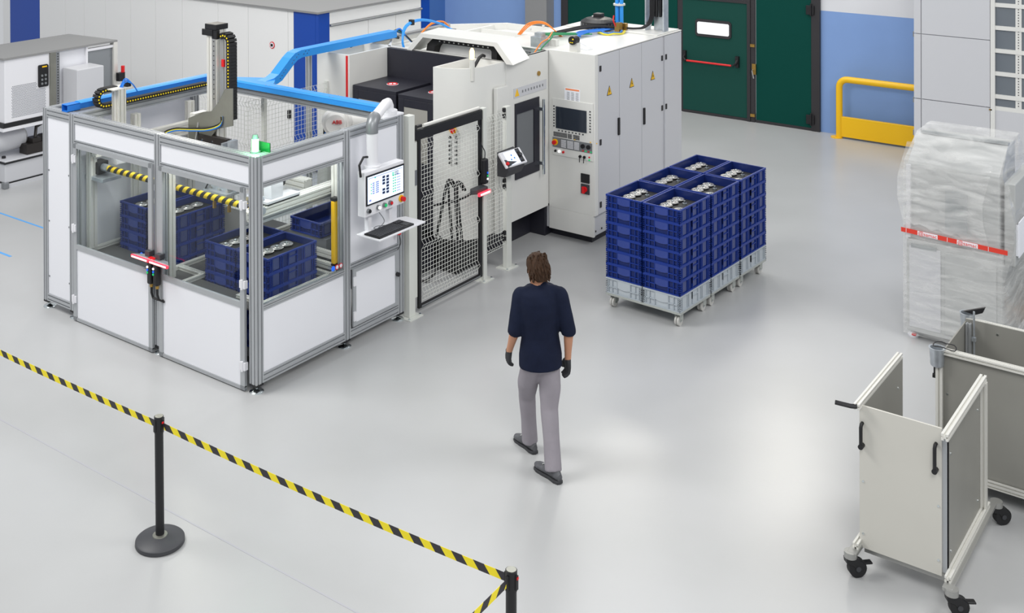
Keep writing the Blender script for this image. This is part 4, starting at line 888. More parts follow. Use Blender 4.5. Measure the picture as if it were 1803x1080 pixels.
# ------------------------------------------------------------------ teach pendant
t = thing('teach_pendant', 'white handheld pendant with lit screen resting in a grey holder on the fence', 'pendant', (3.95, -.15, 1.3))
rot = Matrix.Translation((3.93, -.16, 1.33)) @ Matrix.Rotation(-.10, 4, 'Z') @ Matrix.Rotation(math.radians(50), 4, 'X')
def R_(m): return m.xf(rot)
bd = build(R_(M().box(-.19, .19, -.10, .10, -.012, .022)), 'pendant_body', 'white', t, bevel=.012)
build(R_(B(-.125, .075, -.08, .08, .022, .025)), 'screen', 'screen_lit', bd)
sm_ = M()
for a, b in ((-.03, .02), (.0, -.02), (-.06, -.03)): sm_.box(a, a+.02, b, b+.02, .025, .0258)
build(R_(sm_), 'screen_graphic', 'cable_blue', bd)
build(R_(B(.085, .15, -.08, .09, .022, .026)), 'key_field', 'black', bd)
for i in range(3): build(R_(M().cyl((.10+.02*(i % 2), -.05+i*.055, .026), (.10+.02*(i % 2), -.05+i*.055, .05), .02, 12)), 'rotary_knob', 'key', bd)
build(R_(M().cyl((-.158, -.055, .022), (-.158, -.055, .045), .02, 12)), 'emergency_button', 'red', bd)
build(M().prism([(-.22, 1.30), (-.06, 1.42), (-.06, 1.14), (-.17, 1.14), (-.22, 1.22)], 0, 3.76, 4.10), 'holder', 'key', t, bevel=.004)

# ------------------------------------------------------------------ robot
t = thing('industrial_robot', 'white six-axis robot arm behind the cell with red lettering on its shoulder', 'robot', (2.75, 1.1, 0))
build(M().cyl((2.75, 1.1, 0), (2.75, 1.1, .35), .2, 24).box(2.5, 3.0, .88, 1.32, 0, .05), 'base', 'robot_white', t)
build(M().cyl((2.75, 1.1, .35), (2.75, 1.1, .75), .2, 24, .17), 'turret', 'robot_white', t, smooth=True)
build(M().loft([((2.7, 1.2, .7), (.13, 0, 0), (0, .09, 0)), ((2.62, 1.22, 1.2), (.10, 0, 0), (0, .07, 0)), ((2.55, 1.22, 1.7), (.12, 0, 0), (0, .08, 0))]), 'lower_arm', 'robot_white', t, smooth=True)
sh_ = build(M().cyl((2.42, 1.25, 1.82), (2.52, 1.36, 1.82), .145, 28).cyl((2.40, 1.23, 1.82), (2.42, 1.25, 1.82), .11, 28, .145), 'shoulder', 'robot_white', t, smooth=True)
build(M().loft([((2.55, 1.2, 1.84), (0, .10, 0), (0, 0, .11)), ((2.75, 1.02, 1.84), (0, .10, 0), (0, 0, .10)), ((2.95, .9, 1.80), (0, .07, 0), (0, 0, .08))]), 'upper_arm', 'robot_white', t, smooth=True)
build(M().loft([((2.50, 1.22, 1.86), (0, .11, 0), (0, 0, .11)), ((2.70, 1.2, 1.84), (0, .11, 0), (0, 0, .10)), ((2.82, 1.18, 1.76), (0, .09, 0), (0, 0, .07))]), 'gearbox', 'robot_white', t, smooth=True)
build(M().box(2.60, 2.72, 1.12, 1.28, 1.93, 1.99), 'motor', 'motor', t, bevel=.01)
build(M().loft([((2.5, 1.15, 1.78), (.08, 0, .0), (0, .06, 0)), ((2.28, .86, 1.52), (.07, 0, 0), (0, .05, 0)), ((2.2, .76, 1.38), (.05, 0, 0), (0, .05, 0))]), 'forearm', 'robot_white', t, smooth=True)
text('ABB', 'robot_lettering', .062, (2.405, 1.21, 1.845), (.64, -.77, 0), (0, 0, 1), 'red', t, .006)
path = [(2.46, 1.44-.02*math.sin(i*.3), 1.55+i*.035) for i in range(9)]+[(2.47+i*.02, 1.44-i*.03, 1.87+.08*math.sin(i*.4)) for i in range(5)]
chain(path, (.03, 0, 0), .03, 'dress_pack', t, dotmat='cable_blue')

# ------------------------------------------------------------------ crates
CW, CD, CH = .664, .440, .149
def crate_proto(bodym, ribm, detail=True):
    t = thing('crate', 'x', 'crate', (0, 0, 0), local=True)
    w, d, h, g = CW, CD, CH, .014
    m = M(); m.box(g, w-g, g, d-g, 0, .012)
    for (a, b, c, e) in ((g, w-g, g, g+.005), (g, w-g, d-g-.005, d-g), (g, g+.005, g+.005, d-g-.005), (w-g-.005, w-g, g+.005, d-g-.005)): m.box(a, b, c, e, .006, h-.001)
    build(m, 'body', bodym, t)
    m = M()
    for (a, b, c, e) in ((0, w, 0, g), (0, w, d-g, d), (0, g, g, d-g), (w-g, w, g, d-g)): m.box(a, b, c, e, h-.016, h)
    for x0, x1 in ((0, g), (w-g, w)):
        m.box(x0, x1, .0, d, .0, .012); m.box(x0, x1, .03, d*.31, .060, .070); m.box(x0, x1, d*.69, d-.03, .060, .070)
        for y in (.03, .075, d*.31, d*.69-.007, d-.082, d-.037): m.box(x0, x1, y, y+.007, .01, h-.014)
        for y0 in (.0, d-.022):
            for z in (.02, .040, .060, .080, .100, .120): m.box(x0, x1, y0, y0+.022, z, z+.008)
    for y0, y1 in ((0, g), (d-g, d)):
        m.box(0, w, y0, y1, 0, .012)
        for x in (.03, .05, .165, .19, .27, .39, .46, .485, .60, w-.036): m.box(x, x+.008, y0, y1, .01, h-.014)
        m.box(.27, .39, y0, y1, .088, .096); m.box(.27, .278, y0, y1, .06, .13)
        for x0 in (0, w-.022):
            for z in (.02, .040, .060, .080, .100, .120): m.box(x0, x0+.022, y0, y1, z, z+.008)
    build(m, 'rib', ribm, t, kind='stuff')
    for x0, x1 in ((.002, g), (w-g, w-.002)):
        build(M().prism([(d*.33, .066), (d*.42, .058), (d*.5, .055), (d*.58, .058), (d*.67, .066), (d*.67, h-.014), (d*.33, h-.014)], 0, x0, x1), 'handle_panel', 'crate_blue_light' if bodym == 'crate_blue' else bodym, t)
    if bodym == 'crate_blue':
        for y in (g-.003, d-g):
            for a, b in ((.075, .155), (.29, .37), (.51, .59)): build(B(a, b, y, y+.003, .02, h-.022), 'label_field', 'crate_label', t)
    return t
def place(proto, used, loc, rz, label, group):
    if not used[0]:
        used[0] = 1; proto.location = loc; proto.rotation_euler = (0, 0, rz); proto['label'] = label; proto['group'] = group; return proto
    return dup(proto, loc, rz, label, group)
CB = crate_proto('crate_blue', 'crate_rib'); CG = crate_proto('crate_grey', 'crate_grey_rib')
ub, ug = [0], [0]
kx, ky, kr = 3.65, -2.43, -.047
def K(a, b, z=0): return (kx+a*math.cos(kr)-b*math.sin(kr), ky+a*math.sin(kr)+b*math.cos(kr), z)
def insert_disc(label):
    t = thing('metal_disc', label, 'metal part', (0, 0, 0), local=True, group='turned steel discs in the crates')
    build(M().lathe((0, 0, 0), [(.045, 0), (.066, .010), (.068, .016), (.06, .022), (.035, .020), (.03, .026), (.018, .026), (.017, .012), (.004, .012)], 28), 'flange', 'steel', t, smooth=True)
    build(M().lathe((0, 0, .026), [(.012, -.012), (.012, .010), (.007, .014)], 14), 'hub', 'chrome', t, smooth=True)
    return t
DP = [None]
def disc(loc, label):
    if DP[0] is None: DP[0] = insert_disc(label); DP[0].location = loc; return
    dup(DP[0], loc, random.random()*3, label)
trname = ('nearest', 'middle', 'farthest'); side = ('right', 'left'); ords = ('lowest', 'second lowest', 'third from the bottom', 'third from the top', 'second from the top', 'topmost')
for s in range(3):
    a0 = s*.695; sk = (0, .004, -.004)[s]
    dl = thing('dolly', ('%s light grey castor dolly carrying two crate stacks' % trname[s]).capitalize(), 'dolly', K(a0, 0), kr)
    dl['label'] = '%s grey castor dolly under the blue crate stacks' % trname[s]; dl['group'] = 'castor dollies under the crates'
    build(M().box(0, CW, 0, .04, .135, .158).box(0, CW, .86, .90, .135, .158).box(0, .04, .04, .86, .135, .158).box(CW-.04, CW, .04, .86, .135, .158).box(.04, CW-.04, .43, .47, .135, .158), 'frame', 'dolly', dl, bevel=.003)
    for cx_ in (.07, CW-.09):
        for cy_ in (.06, .84):
            cs = build(M().box(cx_-.05, cx_+.05, cy_-.045, cy_+.045, .125, .135).box(cx_-.02, cx_+.05, cy_-.030, cy_-.026, .05, .13).box(cx_-.02, cx_+.05, cy_+.026, cy_+.03, .05, .13), 'castor', 'dolly', dl)
            build(M().cyl((cx_, cy_-.024, .052), (cx_, cy_-.004, .052), .052, 18).cyl((cx_, cy_+.004, .052), (cx_, cy_+.024, .052), .052, 18), 'wheel', 'wheel_grey', cs, smooth=True)
            build(M().cyl((cx_, cy_-.03, .052), (cx_, cy_+.03, .052), .014, 10), 'axle', 'chrome', cs)
    for b in range(2):
        b0 = b*.455+.002
        o = place(CG, ug, K(a0, b0, .159), kr, 'grey base crate of the %s-hand stack on the %s dolly' % (side[b], trname[s]), 'grey base crates on the dollies')
        if not o.scale[2] > 1: o.scale = (1, 1, 1.13)
        for l in range(6):
            place(CB, ub, K(a0, b0, .329+l*.149), kr, 'navy blue crate, %s of the %s-hand stack on the %s dolly' % (ords[l], side[b], trname[s]), 'navy crates stacked on the dollies')
        zt = .329+5*.149
        it = build(M().box(.03, CW-.03, .03, CD-.03, 0, .050), 'x', 'insert', None, loc=(0, 0, 0)); it.name = 'parts_tray'; it.location = K(a0, b0, zt+.012); it.rotation_euler = (0, 0, kr)
        tag(it, 'black parts tray inside the top crate of the %s-hand stack on the %s dolly' % (side[b], trname[s]), 'tray', 'black parts trays in the top crates')
        for i, x in enumerate((.15, .28, .41, .54)):
            p = K(a0+x, b0+.315, zt+.063); disc(p, 'steel disc, %s of four in the %s-hand top crate, %s dolly' % (('nearest', 'second nearest', 'second farthest', 'farthest')[i], side[b], trname[s]))
        if b == 0:
            p = K(a0+.22, b0+.12, zt+.063); disc(p, 'single steel disc beside the row of four, right-hand top crate, %s dolly' % trname[s])
        pg = thing('locating_peg', 'silver locating peg in the black tray of the %s-hand top crate on the %s dolly' % (side[b], trname[s]), 'peg', K(a0+.45, b0+.19, zt+.062), kr)
        build(M().cyl((0, 0, 0), (0, 0, .02), .024, 16).cyl((0, 0, .02), (0, 0, .045), .010, 10), 'pin', 'chrome', pg, smooth=True)
# crates inside the cell
for nm, x0, ys, base, n, gl in (('front', .337, (.192, .645), .20, 6, 'crates in the front stacks inside the cell'), ('rear', .415, (1.62, 2.10), .30, 6, 'crates in the rear stacks inside the cell')):
    for q, y0 in enumerate(ys):
        for l in range(n):
            place(CB, ub, (x0, y0, base+l*.1495), 0, 'navy blue crate, %s of the %s-hand %s stack inside the cell' % (ords[l], side[q], nm), gl)
        zt = base+(n-1)*.1495
        it = build(B(.03, CW-.03, .03, CD-.03, 0, .075), 'parts_tray', 'insert', None, loc=(0, 0, 0)); it.location = (x0, y0, zt+.012)
        tag(it, 'black parts tray in the top crate of the %s-hand %s stack inside the cell' % (side[q], nm), 'tray', 'black parts trays inside the cell')
        for i, x in enumerate((.12, .25, .38, .51) if nm == 'front' or q == 0 else (.15, .3)):
            disc((x0+x, y0+.27, zt+.088), 'steel disc, %s in the row in the %s-hand %s stack inside the cell' % (('nearest', 'second', 'third', 'farthest')[i], side[q], nm))
place(CB, ub, (1.38, .50, .95), 0, 'single blue crate standing alone behind the yellow light curtain in the cell', 'single crate inside the cell')

# ------------------------------------------------------------------ stanchions and belts
def stanchion(loc, label, tilt=0):
    t = thing('barrier_post', label, 'barrier post', loc, tilt[2] if tilt else 0, local=True)
    if tilt: t.rotation_euler = tilt
    build(M().lathe((0, 0, 0), [(.170, 0), (.176, .008), (.174, .03), (.165, .038), (.06, .058), (.03, .06)], 48), 'weighted_base', 'key', t, smooth=True)
    build(M().lathe((0, 0, .055), [(.055, 0), (.052, .008), (.03, .012)], 28), 'collar', 'plate_steel', t, smooth=True)
    build(M().cyl((0, 0, .06), (0, 0, .80), .031, 28), 'tube', 'black', t, smooth=True)
    hd = build(M().cyl((0, 0, .80), (0, 0, .915), .034, 28), 'belt_head', 'black', t, smooth=True)
    build(M().cyl((0, 0, .915), (0, 0, .918), .029, 24), 'top_cap', 'plate_steel', hd)
    for a in (0, 90, 180, 270):
        c, s = math.cos(math.radians(a)), math.sin(math.radians(a))
        build(M().box(-.010, .010, .030, .042, .815, .895).xf(Matrix.Rotation(math.radians(a), 4, 'Z')), 'belt_clip', 'black', hd)
    build(M().box(-.008, .008, -.046, -.04, .875, .888), 'release_tab', 'red', hd)
    return t
s1 = (-1.97, -1.085, 0); s2 = (-1.90, -4.075, 0); s3 = (-1.99, 2.2, 0)
stanchion(s1, 'black belt barrier post with round base on the near floor at left', (0, -.006, 0))
stanchion(s2, 'black belt barrier post cut by the lower edge near the centre', (0, .01, 0))
stanchion(s3, 'black belt barrier post standing beyond the left frame edge')
def belt(p0, p1, sag, label):
    p0 = Vector(p0); p1 = Vector(p1); L = (p1-p0).length; d = (p1-p0)/L; n = 24; m = M(); h = .024
    nrm = Vector((d.y, -d.x, 0)).normalized()
    for i in range(n+1):
        s = i/n; p = p0+(p1-p0)*s-Vector((0, 0, sag*4*s*(1-s)))
        for o in (-.0008, .0008): m.v += [tuple(p+nrm*o-Vector((0, 0, h))), tuple(p+nrm*o+Vector((0, 0, h)))]
    for i in range(n):
        a = i*4; b = a+4; m._f((a, b, b+1, a+1)); m._f((a+2, a+3, b+3, b+2)); m._f((a+1, b+1, b+3, a+3)); m._f((a, a+2, b+2, b))
    k = 'belt_%d' % len(MT); dd = d
    striped(k, '#2d2a30', '#f3df1d', .155, (dd.x*.97, dd.y*.97, .85 if dd.y < 0 else .85), .5)
    o = build(m, 'barrier_belt', k, None, loc=tuple(p0)); return tag(o, label, 'barrier belt')
belt((s3[0], s3[1], .855), (s1[0]-.01, s1[1]+.04, .855), .02, 'black and yellow striped belt stretching from the left edge to the near barrier post')
belt((s1[0]+.005, s1[1]-.045, .85), (s2[0], s2[1]+.042, .865), .02, 'black and yellow striped belt spanning between the two black barrier posts')
belt((s2[0]-.042, s2[1], .86), (s2[0]-1.6, s2[1]-.02, .84), .01, 'short striped belt running from the lower post out of the bottom edge')

# ------------------------------------------------------------------ panel carts
def castor(m_parent, x, y, rz, brake=True, s=1):
    R = Matrix.Translation((x, y, 0)) @ Matrix.Rotation(rz, 4, 'Z')
    c = build(M().cyl((0, 0, .135), (0, 0, .175), .043, 18).xf(R), 'castor', 'cart_metal', m_parent, smooth=True)
    build(M().prism([(-.04, .135), (.04, .135), (.095, .09), (.075, .05), (.04, .05), (.01, .085), (-.035, .10)], 1, -.028, .028).xf(R), 'fork', 'black', c, bevel=.004)
    build(M().cyl((.045, -.022, .062), (.045, .022, .062), .062, 24).xf(R), 'wheel', 'rubber', c, smooth=True)
    build(M().cyl((.045, -.031, .062), (.045, .031, .062), .018, 12).xf(R), 'hub', 'key', c)
    if brake: build(M().box(.08, .15, -.022, .022, .085, .097).xf(R), 'brake_lever', 'black', c, bevel=.004)
def grip(parent, p0, p1, out):
    p0 = Vector(p0); p1 = Vector(p1); o = Vector(out)
    build(M().tube([p0, p0+o*.6, p0+o+(p1-p0)*.12, p1+o-(p1-p0)*.12, p1+o*.6, p1], .012, 10), 'handle', 'black', parent, smooth=True)
    build(M().cyl(p1, p1+o*1.3, .018, 10), 'handle_mount', 'black', parent)
t = thing('panel_cart', 'grey three-sided panel cart on castors with black grips, nearest the camera', 'cart', (.78, -5.45, 0))
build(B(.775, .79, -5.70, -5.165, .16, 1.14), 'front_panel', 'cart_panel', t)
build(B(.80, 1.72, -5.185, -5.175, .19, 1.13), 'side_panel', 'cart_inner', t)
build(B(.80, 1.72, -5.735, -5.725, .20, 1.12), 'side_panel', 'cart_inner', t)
build(M().prof(0, .71, 1.72, -5.185, -5.145, 1.13, 1.17, 1, 1), 'top_rail', 'alu_bright', t)
build(M().prof(0, .66, 1.72, -5.77, -5.725, 1.12, 1.165, 1, 1), 'top_rail', 'alu_bright', t)
build(M().prof(0, .70, 1.80, -5.775, -5.735, .175, .215, 1, 1), 'bottom_rail', 'alu_bright', t)
build(M().prof(2, .215, 1.12, 1.68, 1.72, -5.775, -5.735, 1, 1), 'rear_post', 'alu_bright', t)
build(B(.79, .797, -5.73, -5.70, .18, 1.13), 'corner_post', 'alu', t); build(B(.80, .812, -5.737, -5.72, .2, 1.12), 'gap_strip', 'black', t)  # black strip stands in for the shaded gap beside the side panel
build(M().prof(0, .70, 1.80, -5.18, -5.14, .175, .215, 1, 1), 'bottom_rail', 'alu_bright', t)
build(M().box(.64, 1.90, -5.80, -5.735, .15, .176).box(.64, 1.90, -5.185, -5.12, .15, .176), 'base_rail', 'cart_metal', t, bevel=.004)
build(B(1.66, 1.72, -5.73, -5.19, .15, .18), 'base_rail', 'cart_metal', t)
build(B(.80, .86, -5.73, -5.19, .12, .16), 'base_rail', 'cart_metal', t)
for y in (-5.79, -5.14): castor(t, .66, y, -.95 if y < -5.5 else -.8)
for y in (-5.79, -5.14): castor(t, 1.92, y, -.75, False)
grip(t, (.775, -5.185, 1.02), (.775, -5.185, .87), (-.035, 0, 0)); grip(t, (.775, -5.665, 1.03), (.775, -5.665, .86), (-.035, 0, 0))
build(M().tube([(.72, -5.165, 1.15), (.70, -5.13, 1.15), (.68, -5.03, 1.155)], .016, 8), 'side_lever', 'black', t, smooth=True)
sm = M()
for y in (-5.19, -5.68):
    for z in (.26, .62): sm.cyl((.775, y, z), (.770, y, z), .008, 8)
for x in (.86, 1.6):
    for z in (.3, .95): sm.cyl((x, -5.735, z), (x, -5.74, z), .008, 8); sm.cyl((x, -5.185, z), (x, -5.19, z), .008, 8)
build(sm, 'screw', 'chrome', t, kind='stuff')
t = thing('panel_cart', 'larger grey panel cart with galvanised corner cup, behind the nearest cart', 'cart', (2.5, -5.9, 0))
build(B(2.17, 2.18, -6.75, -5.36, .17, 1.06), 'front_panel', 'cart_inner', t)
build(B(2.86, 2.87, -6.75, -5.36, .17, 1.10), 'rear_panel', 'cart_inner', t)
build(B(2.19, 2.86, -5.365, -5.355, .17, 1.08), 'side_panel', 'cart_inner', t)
for z0 in (1.06, ): build(M().prof(1, -6.75, -5.36, 2.135, 2.195, z0, z0+.035, 2, 1), 'top_rail', 'alu_bright', t)
build(M().prof(1, -6.75, -5.36, 2.14, 2.19, .135, .19, 1, 2), 'bottom_rail', 'alu_bright', t)
build(M().prof(1, -6.75, -5.36, 2.865, 2.90, 1.08, 1.105, 1, 1), 'top_rail', 'alu_bright', t)
build(M().prof(2, .15, 1.0, 2.14, 2.19, -5.36, -5.31, 1, 1), 'corner_post', 'alu_bright', t)
build(M().prof(2, .15, 1.08, 2.81, 2.85, -5.41, -5.37, 1, 1), 'corner_post', 'alu', t)
build(M().cyl((2.79, -5.44, .7), (2.79, -5.44, 1.2), .008, 8).box(2.775, 2.805, -5.455, -5.425, .96, .99), 'lock_rod', 'galv', t)
cup = build(M().lathe((2.15, -5.32, .96), [(.045, 0), (.05, .01), (.056, .13), (.062, .14), (.05, .14), (.046, .05)], 26), 'corner_cup', 'galv', t, smooth=True)
build(M().tube([(2.17+.055*math.cos(a*PI/8), -5.37+.085*math.sin(a*PI/8), 1.115+.01*math.sin(a)) for a in range(16)], .004, 6, closed=True), 'wire_loop', 'black', cup)
cup = build(M().lathe((2.92, -5.36, .99), [(.045, 0), (.05, .01), (.056, .13), (.062, .14), (.05, .14), (.046, .05)], 26), 'corner_cup', 'galv', t, smooth=True)
build(M().prism([(-5.42, 1.13), (-5.33, 1.14), (-5.47, 1.20), (-5.5, 1.21), (-5.48, 1.16)], 0, 2.90, 2.93), 'lever', 'black', cup, bevel=.004)
grip(t, (2.22, -5.35, 1.03), (2.22, -5.35, .85), (-.01, .06, 0))
build(B(2.2, 2.9, -6.7, -5.4, .11, .135), 'base_rail', 'cart_metal', t)
for x, y in ((2.22, -5.5), (2.8, -5.5), (2.22, -6.6), (2.8, -6.6)): castor(t, x, y, .3, False)
for z in (.35, .75): build(M().cyl((2.17, -5.39, z), (2.165, -5.39, z), .008, 8), 'screw', 'chrome', t)
for y in (-5.6, -5.87): build(M().cyl((2.86, y, 1.03), (2.855, y, 1.03), .009, 8), 'screw', 'chrome', t)

# ------------------------------------------------------------------ film-wrapped machine
t = thing('wrapped_machine', 'tall white cabinet machine wrapped in clear stretch film with a red printed tape band', 'machine', (5.3, -4.8, 0))
xf_, ya, yb = 4.87, -4.33, -5.22
build(B(xf_, 5.9, yb, ya, .07, 1.0), 'lower_cabinet', 'wrap_body', t, bevel=.01)
build(M().prism([(xf_+.03, 1.0), (xf_+.03, 1.76), (xf_+.34, 1.96), (5.6, 1.98), (5.6, 1.0)], 1, yb+.03, ya), 'upper_cabinet', 'wrap_body', t, bevel=.01)
build(B(xf_-.012, xf_, -4.66, -4.36, .12, .94), 'cabinet_door', 'mach_grey', t, bevel=.004)
build(B(xf_-.012, xf_, -5.17, -4.70, .12, .94), 'cabinet_door', 'wrap_body', t, bevel=.004)
build(B(xf_-.02, xf_+.03, -4.62, -4.38, .93, .965), 'label_slot', 'wrap_dark', t)
build(B(xf_-.01, xf_+.03, -4.37, -4.33, 1.02, 1.75), 'corner_strip', 'white', t)
build(B(xf_-.0, xf_+.03, -4.9, -4.7, 1.15, 1.55), 'padding', 'wrap_dark', t)
build(B(5.35, 5.40, yb+.04, ya-.02, 1.975, 2.0), 'roof_bar', 'wrap_dark', t)
build(B(4.95, 5.8, -5.32, -5.22, .9, 1.7), 'side_box', 'wrap_body', t, bevel=.01)
for x, y in ((4.93, -4.38), (4.93, -5.15), (5.8, -4.38), (5.8, -5.15)): build(M().lathe((x, y, 0), [(.05, 0), (.055, .02), (.03, .05), (.02, .07)], 16), 'foot', 'white', t, smooth=True)
build(B(4.87, 4.9, -4.42, -4.38, .03, .045), 'red_tag', 'red', t)
# film skin: grid over a slightly bulging hull
def hull(u_, v_):
    # u_ around perimeter 0..4, v_ height 0..1
    z = .05+v_*1.98
    g = .02+.03*math.sin(v_*6+u_*3)*math.sin(u_*4)+.004*math.sin(v_*30+u_*9)
    x0, x1, y0, y1 = xf_-.025, 5.93, yb-.02, ya+.025
    if z < .9: x0 = xf_-.02
    if z > 1.82: x0 += (z-1.82)*1.7
    if z > 1.7: y1 -= (z-1.7)*.12; x1 -= (z-1.7)*.6; y0 += (z-1.7)*.1
    if .75 < z < 1.75: y0 -= .09*math.sin((z-.75)*PI)
    s = u_ % 4; k = int(s); fr_ = s-k
    p = [(x0, y1), (x0, y0), (x1, y0), (x1, y1)]; a = p[k]; b = p[(k+1) % 4]
    x = a[0]+(b[0]-a[0])*fr_; y = a[1]+(b[1]-a[1])*fr_
    nx, ny = ((-1, 0), (0, -1), (1, 0), (0, 1))[k]; w_ = math.sin(fr_*PI)**.5 if 0 < fr_ < 1 else 0
    gg = abs(g)*w_*.6+.0012*random.random()
    return (x+nx*gg, y+ny*gg, z)
m = M(); NU, NV = 96, 44
for j in range(NV+1):
    for i in range(NU): m.v.append(hull(4*i/NU, j/NV))
for j in range(NV):
    for i in range(NU): i2 = (i+1) % NU; m._f((j*NU+i, j*NU+i2, (j+1)*NU+i2, (j+1)*NU+i))
m._f(tuple(NV*NU+i for i in range(NU)))
build(m, 'stretch_film', 'film', t, smooth=True)
m = M(); NC = 14
for j in range(5):
    for i in range(NC+1):
        a = i/NC; m.v.append((xf_-.03-.03*math.sin(j*1.1+a*6), ya+.03+.05*math.sin(j)-(ya-yb)*a*.9, 1.2+j*.2-.12*a+.02*math.sin(i*2.3+j)))
for j in range(4):
    for i in range(NC): m._f((j*(NC+1)+i, j*(NC+1)+i+1, (j+1)*(NC+1)+i+1, (j+1)*(NC+1)+i))
build(m, 'film_fold', 'film', t, smooth=True)
tb = build(M().prism([(ya+.035, 1.125), (yb-.06, 1.09), (yb-.06, 1.045), (ya+.035, 1.08)][::1], 0, xf_-.062, xf_-.060), 'tape_band', 'tape_red', t)
def tape_box(y0, y1): 
    za = lambda y: 1.125-(ya+.035-y)*.0375
    return M().prism([(y0, za(y0)-.001), (y1, za(y1)-.001), (y1, za(y1)-.044), (y0, za(y0)-.044)], 0, xf_-.0635, xf_-.0622)
for c in (-4.55, -4.92): build(tape_box(c+.095, c-.095), 'print_field', 'label_paper', tb); text('@samac', 'tape_lettering', .052, (xf_-.0645, c, 1.102-(ya+.035-c)*.0375), (0, -1, -.0375), (0, -.0375, 1), 'tape_red', t)
for c in (-4.345, -4.735, -5.11): build(tape_box(c+.002, c-.002), 'print_line', 'label_paper', tb)
build(M().box(5.0, 5.4, -5.345, -5.335, .98, 1.32), 'paper_label', 'label_paper', t)
build(M().box(4.985, 5.0, -5.34, -5.30, 1.0, 1.3), 'paper_label', 'label_paper', t)
# pallet behind at right edge
t = thing('pallet', 'wooden pallet with dark film-wrapped load at the right frame edge', 'pallet', (6.2, -5.4, 0))
for z in (.0, .10): 
    for i in range(4): build(B(5.95+i*.2, 6.09+i*.2, -6.0, -5.30, z, z+.022), 'deck_board', 'pallet', t)
for y in (-5.95, -5.65, -5.34): build(B(5.95, 6.75, y, y+.04+.03, .022, .10), 'bearer', 'pallet', t)
build(B(6.02, 6.7, -5.98, -5.36, .122, .8), 'load', 'wrap_dark', t, bevel=.02)

# ------------------------------------------------------------------ tall cabinet right
t = thing('tall_cabinet', 'tall pale grey panelled machine cabinet with slatted glazed bay at upper right', 'cabinet', (11.4, -4, 0))
xc = 11.088
build(B(xc+.03, 12.3, -6.2, -2.72, 0, 3.2), 'core', 'mach_grey', t)
for z0, z1 in ((0, 1.10), (1.112, 2.09), (2.10, 3.2)):
    build(B(xc, xc+.03, -2.80, -2.70, z0, z1), 'panel', 'mach_grey', t, bevel=.003)
    build(B(xc, xc+.03, -3.77, -2.81, z0, z1), 'panel', 'mach_grey', t, bevel=.003)
build(B(xc, xc+.03, -6.2, -3.80, 0, 1.08), 'panel', 'mach_grey', t, bevel=.003)
build(M().box(xc-.02, xc+.02, -3.84, -3.78, 0, 3.2), 'frame_post', 'mach_white', t)
build(B(xc-.0, xc+.03, -6.2, -3.84, 1.08, 1.14), 'sill', 'mach_white', t)
build(B(xc+.015, xc+.032, -6.2, -3.84, 1.14, 3.2), 'back_pane', 'glass_reflect', t)
for i in range(7): build(B(xc-.01, xc+.02, -6.2, -3.84, 1.255+i*.335, 1.315+i*.335), 'slat', 'mach_white', t)
build(B(xc-.0, xc+.02, -4.19, -4.11, 1.14, 3.2), 'slotted_rail', 'mach_white', t)
pm = M()
for i in range(50): pm.box(xc-.004, xc, -4.156, -4.144, 1.17+i*.04, 1.185+i*.04)
build(pm, 'slot', 'key', t, kind='stuff')
build(B(xc-.02, xc, -3.80, -3.76, 1.07, 1.09), 'latch', 'brass', t)
for z in (1.1, 2.1, .6): build(B(xc+.0, xc+.03, -2.70, -2.685, z-.06, z+.02), 'edge_catch', 'alu_dark', t)

# ------------------------------------------------------------------ person
HD = math.radians(50)      # walking direction
def pr(fwd, left, up): return Vector((math.cos(HD)*fwd-math.sin(HD)*left, math.sin(HD)*fwd+math.cos(HD)*left, up))
px0, py0 = .58, -2.69
t = thing('person', 'person with brown hair walking away in navy shirt, grey trousers and dark gloves', 'person', (px0, py0, 0))
def pw(fwd, left, up): v = pr(fwd, left, up); return (v.x+px0, v.y+py0, up)
def limb(m, pts, radii, n=18, cap=True):
    # interpolate joints with smooth taper
    P = [Vector(p) for p in pts]; out = []; rad = []
    for i in range(len(P)-1):
        for k in range(5):
            s = k/5; out.append(P[i].lerp(P[i+1], s)); rad.append(radii[i]+(radii[i+1]-radii[i])*(s*s*(3-2*s)))
    out.append(P[-1]); rad.append(radii[-1])
    d0 = (out[0]-out[1]).normalized(); d1 = (out[-1]-out[-2]).normalized(); r0 = rad[0]; r1 = rad[-1]
    pre = [out[0]+d0*r0*k for k in (.95, .8, .5)]; post_ = [out[-1]+d1*r1*k for k in (.5, .8, .95)]
    if not cap: post_ = []
    m.tube(pre+out+post_, 0, n, radii=[r0*.3, r0*.6, r0*.87]+rad+([r1*.87, r1*.6, r1*.3] if cap else []))
def ell(m, fl, c, a, b, n=20): pass
def body_ring(c, wl, wf, tw=0):
    a = pr(math.sin(tw), math.cos(tw), 0)*wl; b = pr(math.cos(tw), -math.sin(tw), 0)*wf
    return (c, (a.x, a.y, 0), (b.x, b.y, 0))
def remesh(o, vox, sm=6):
    md = o.modifiers.new('r', 'REMESH'); md.mode = 'VOXEL'; md.voxel_size = vox; md.use_smooth_shade = True
    s = o.modifiers.new('s', 'SMOOTH'); s.iterations = sm; s.factor = .5
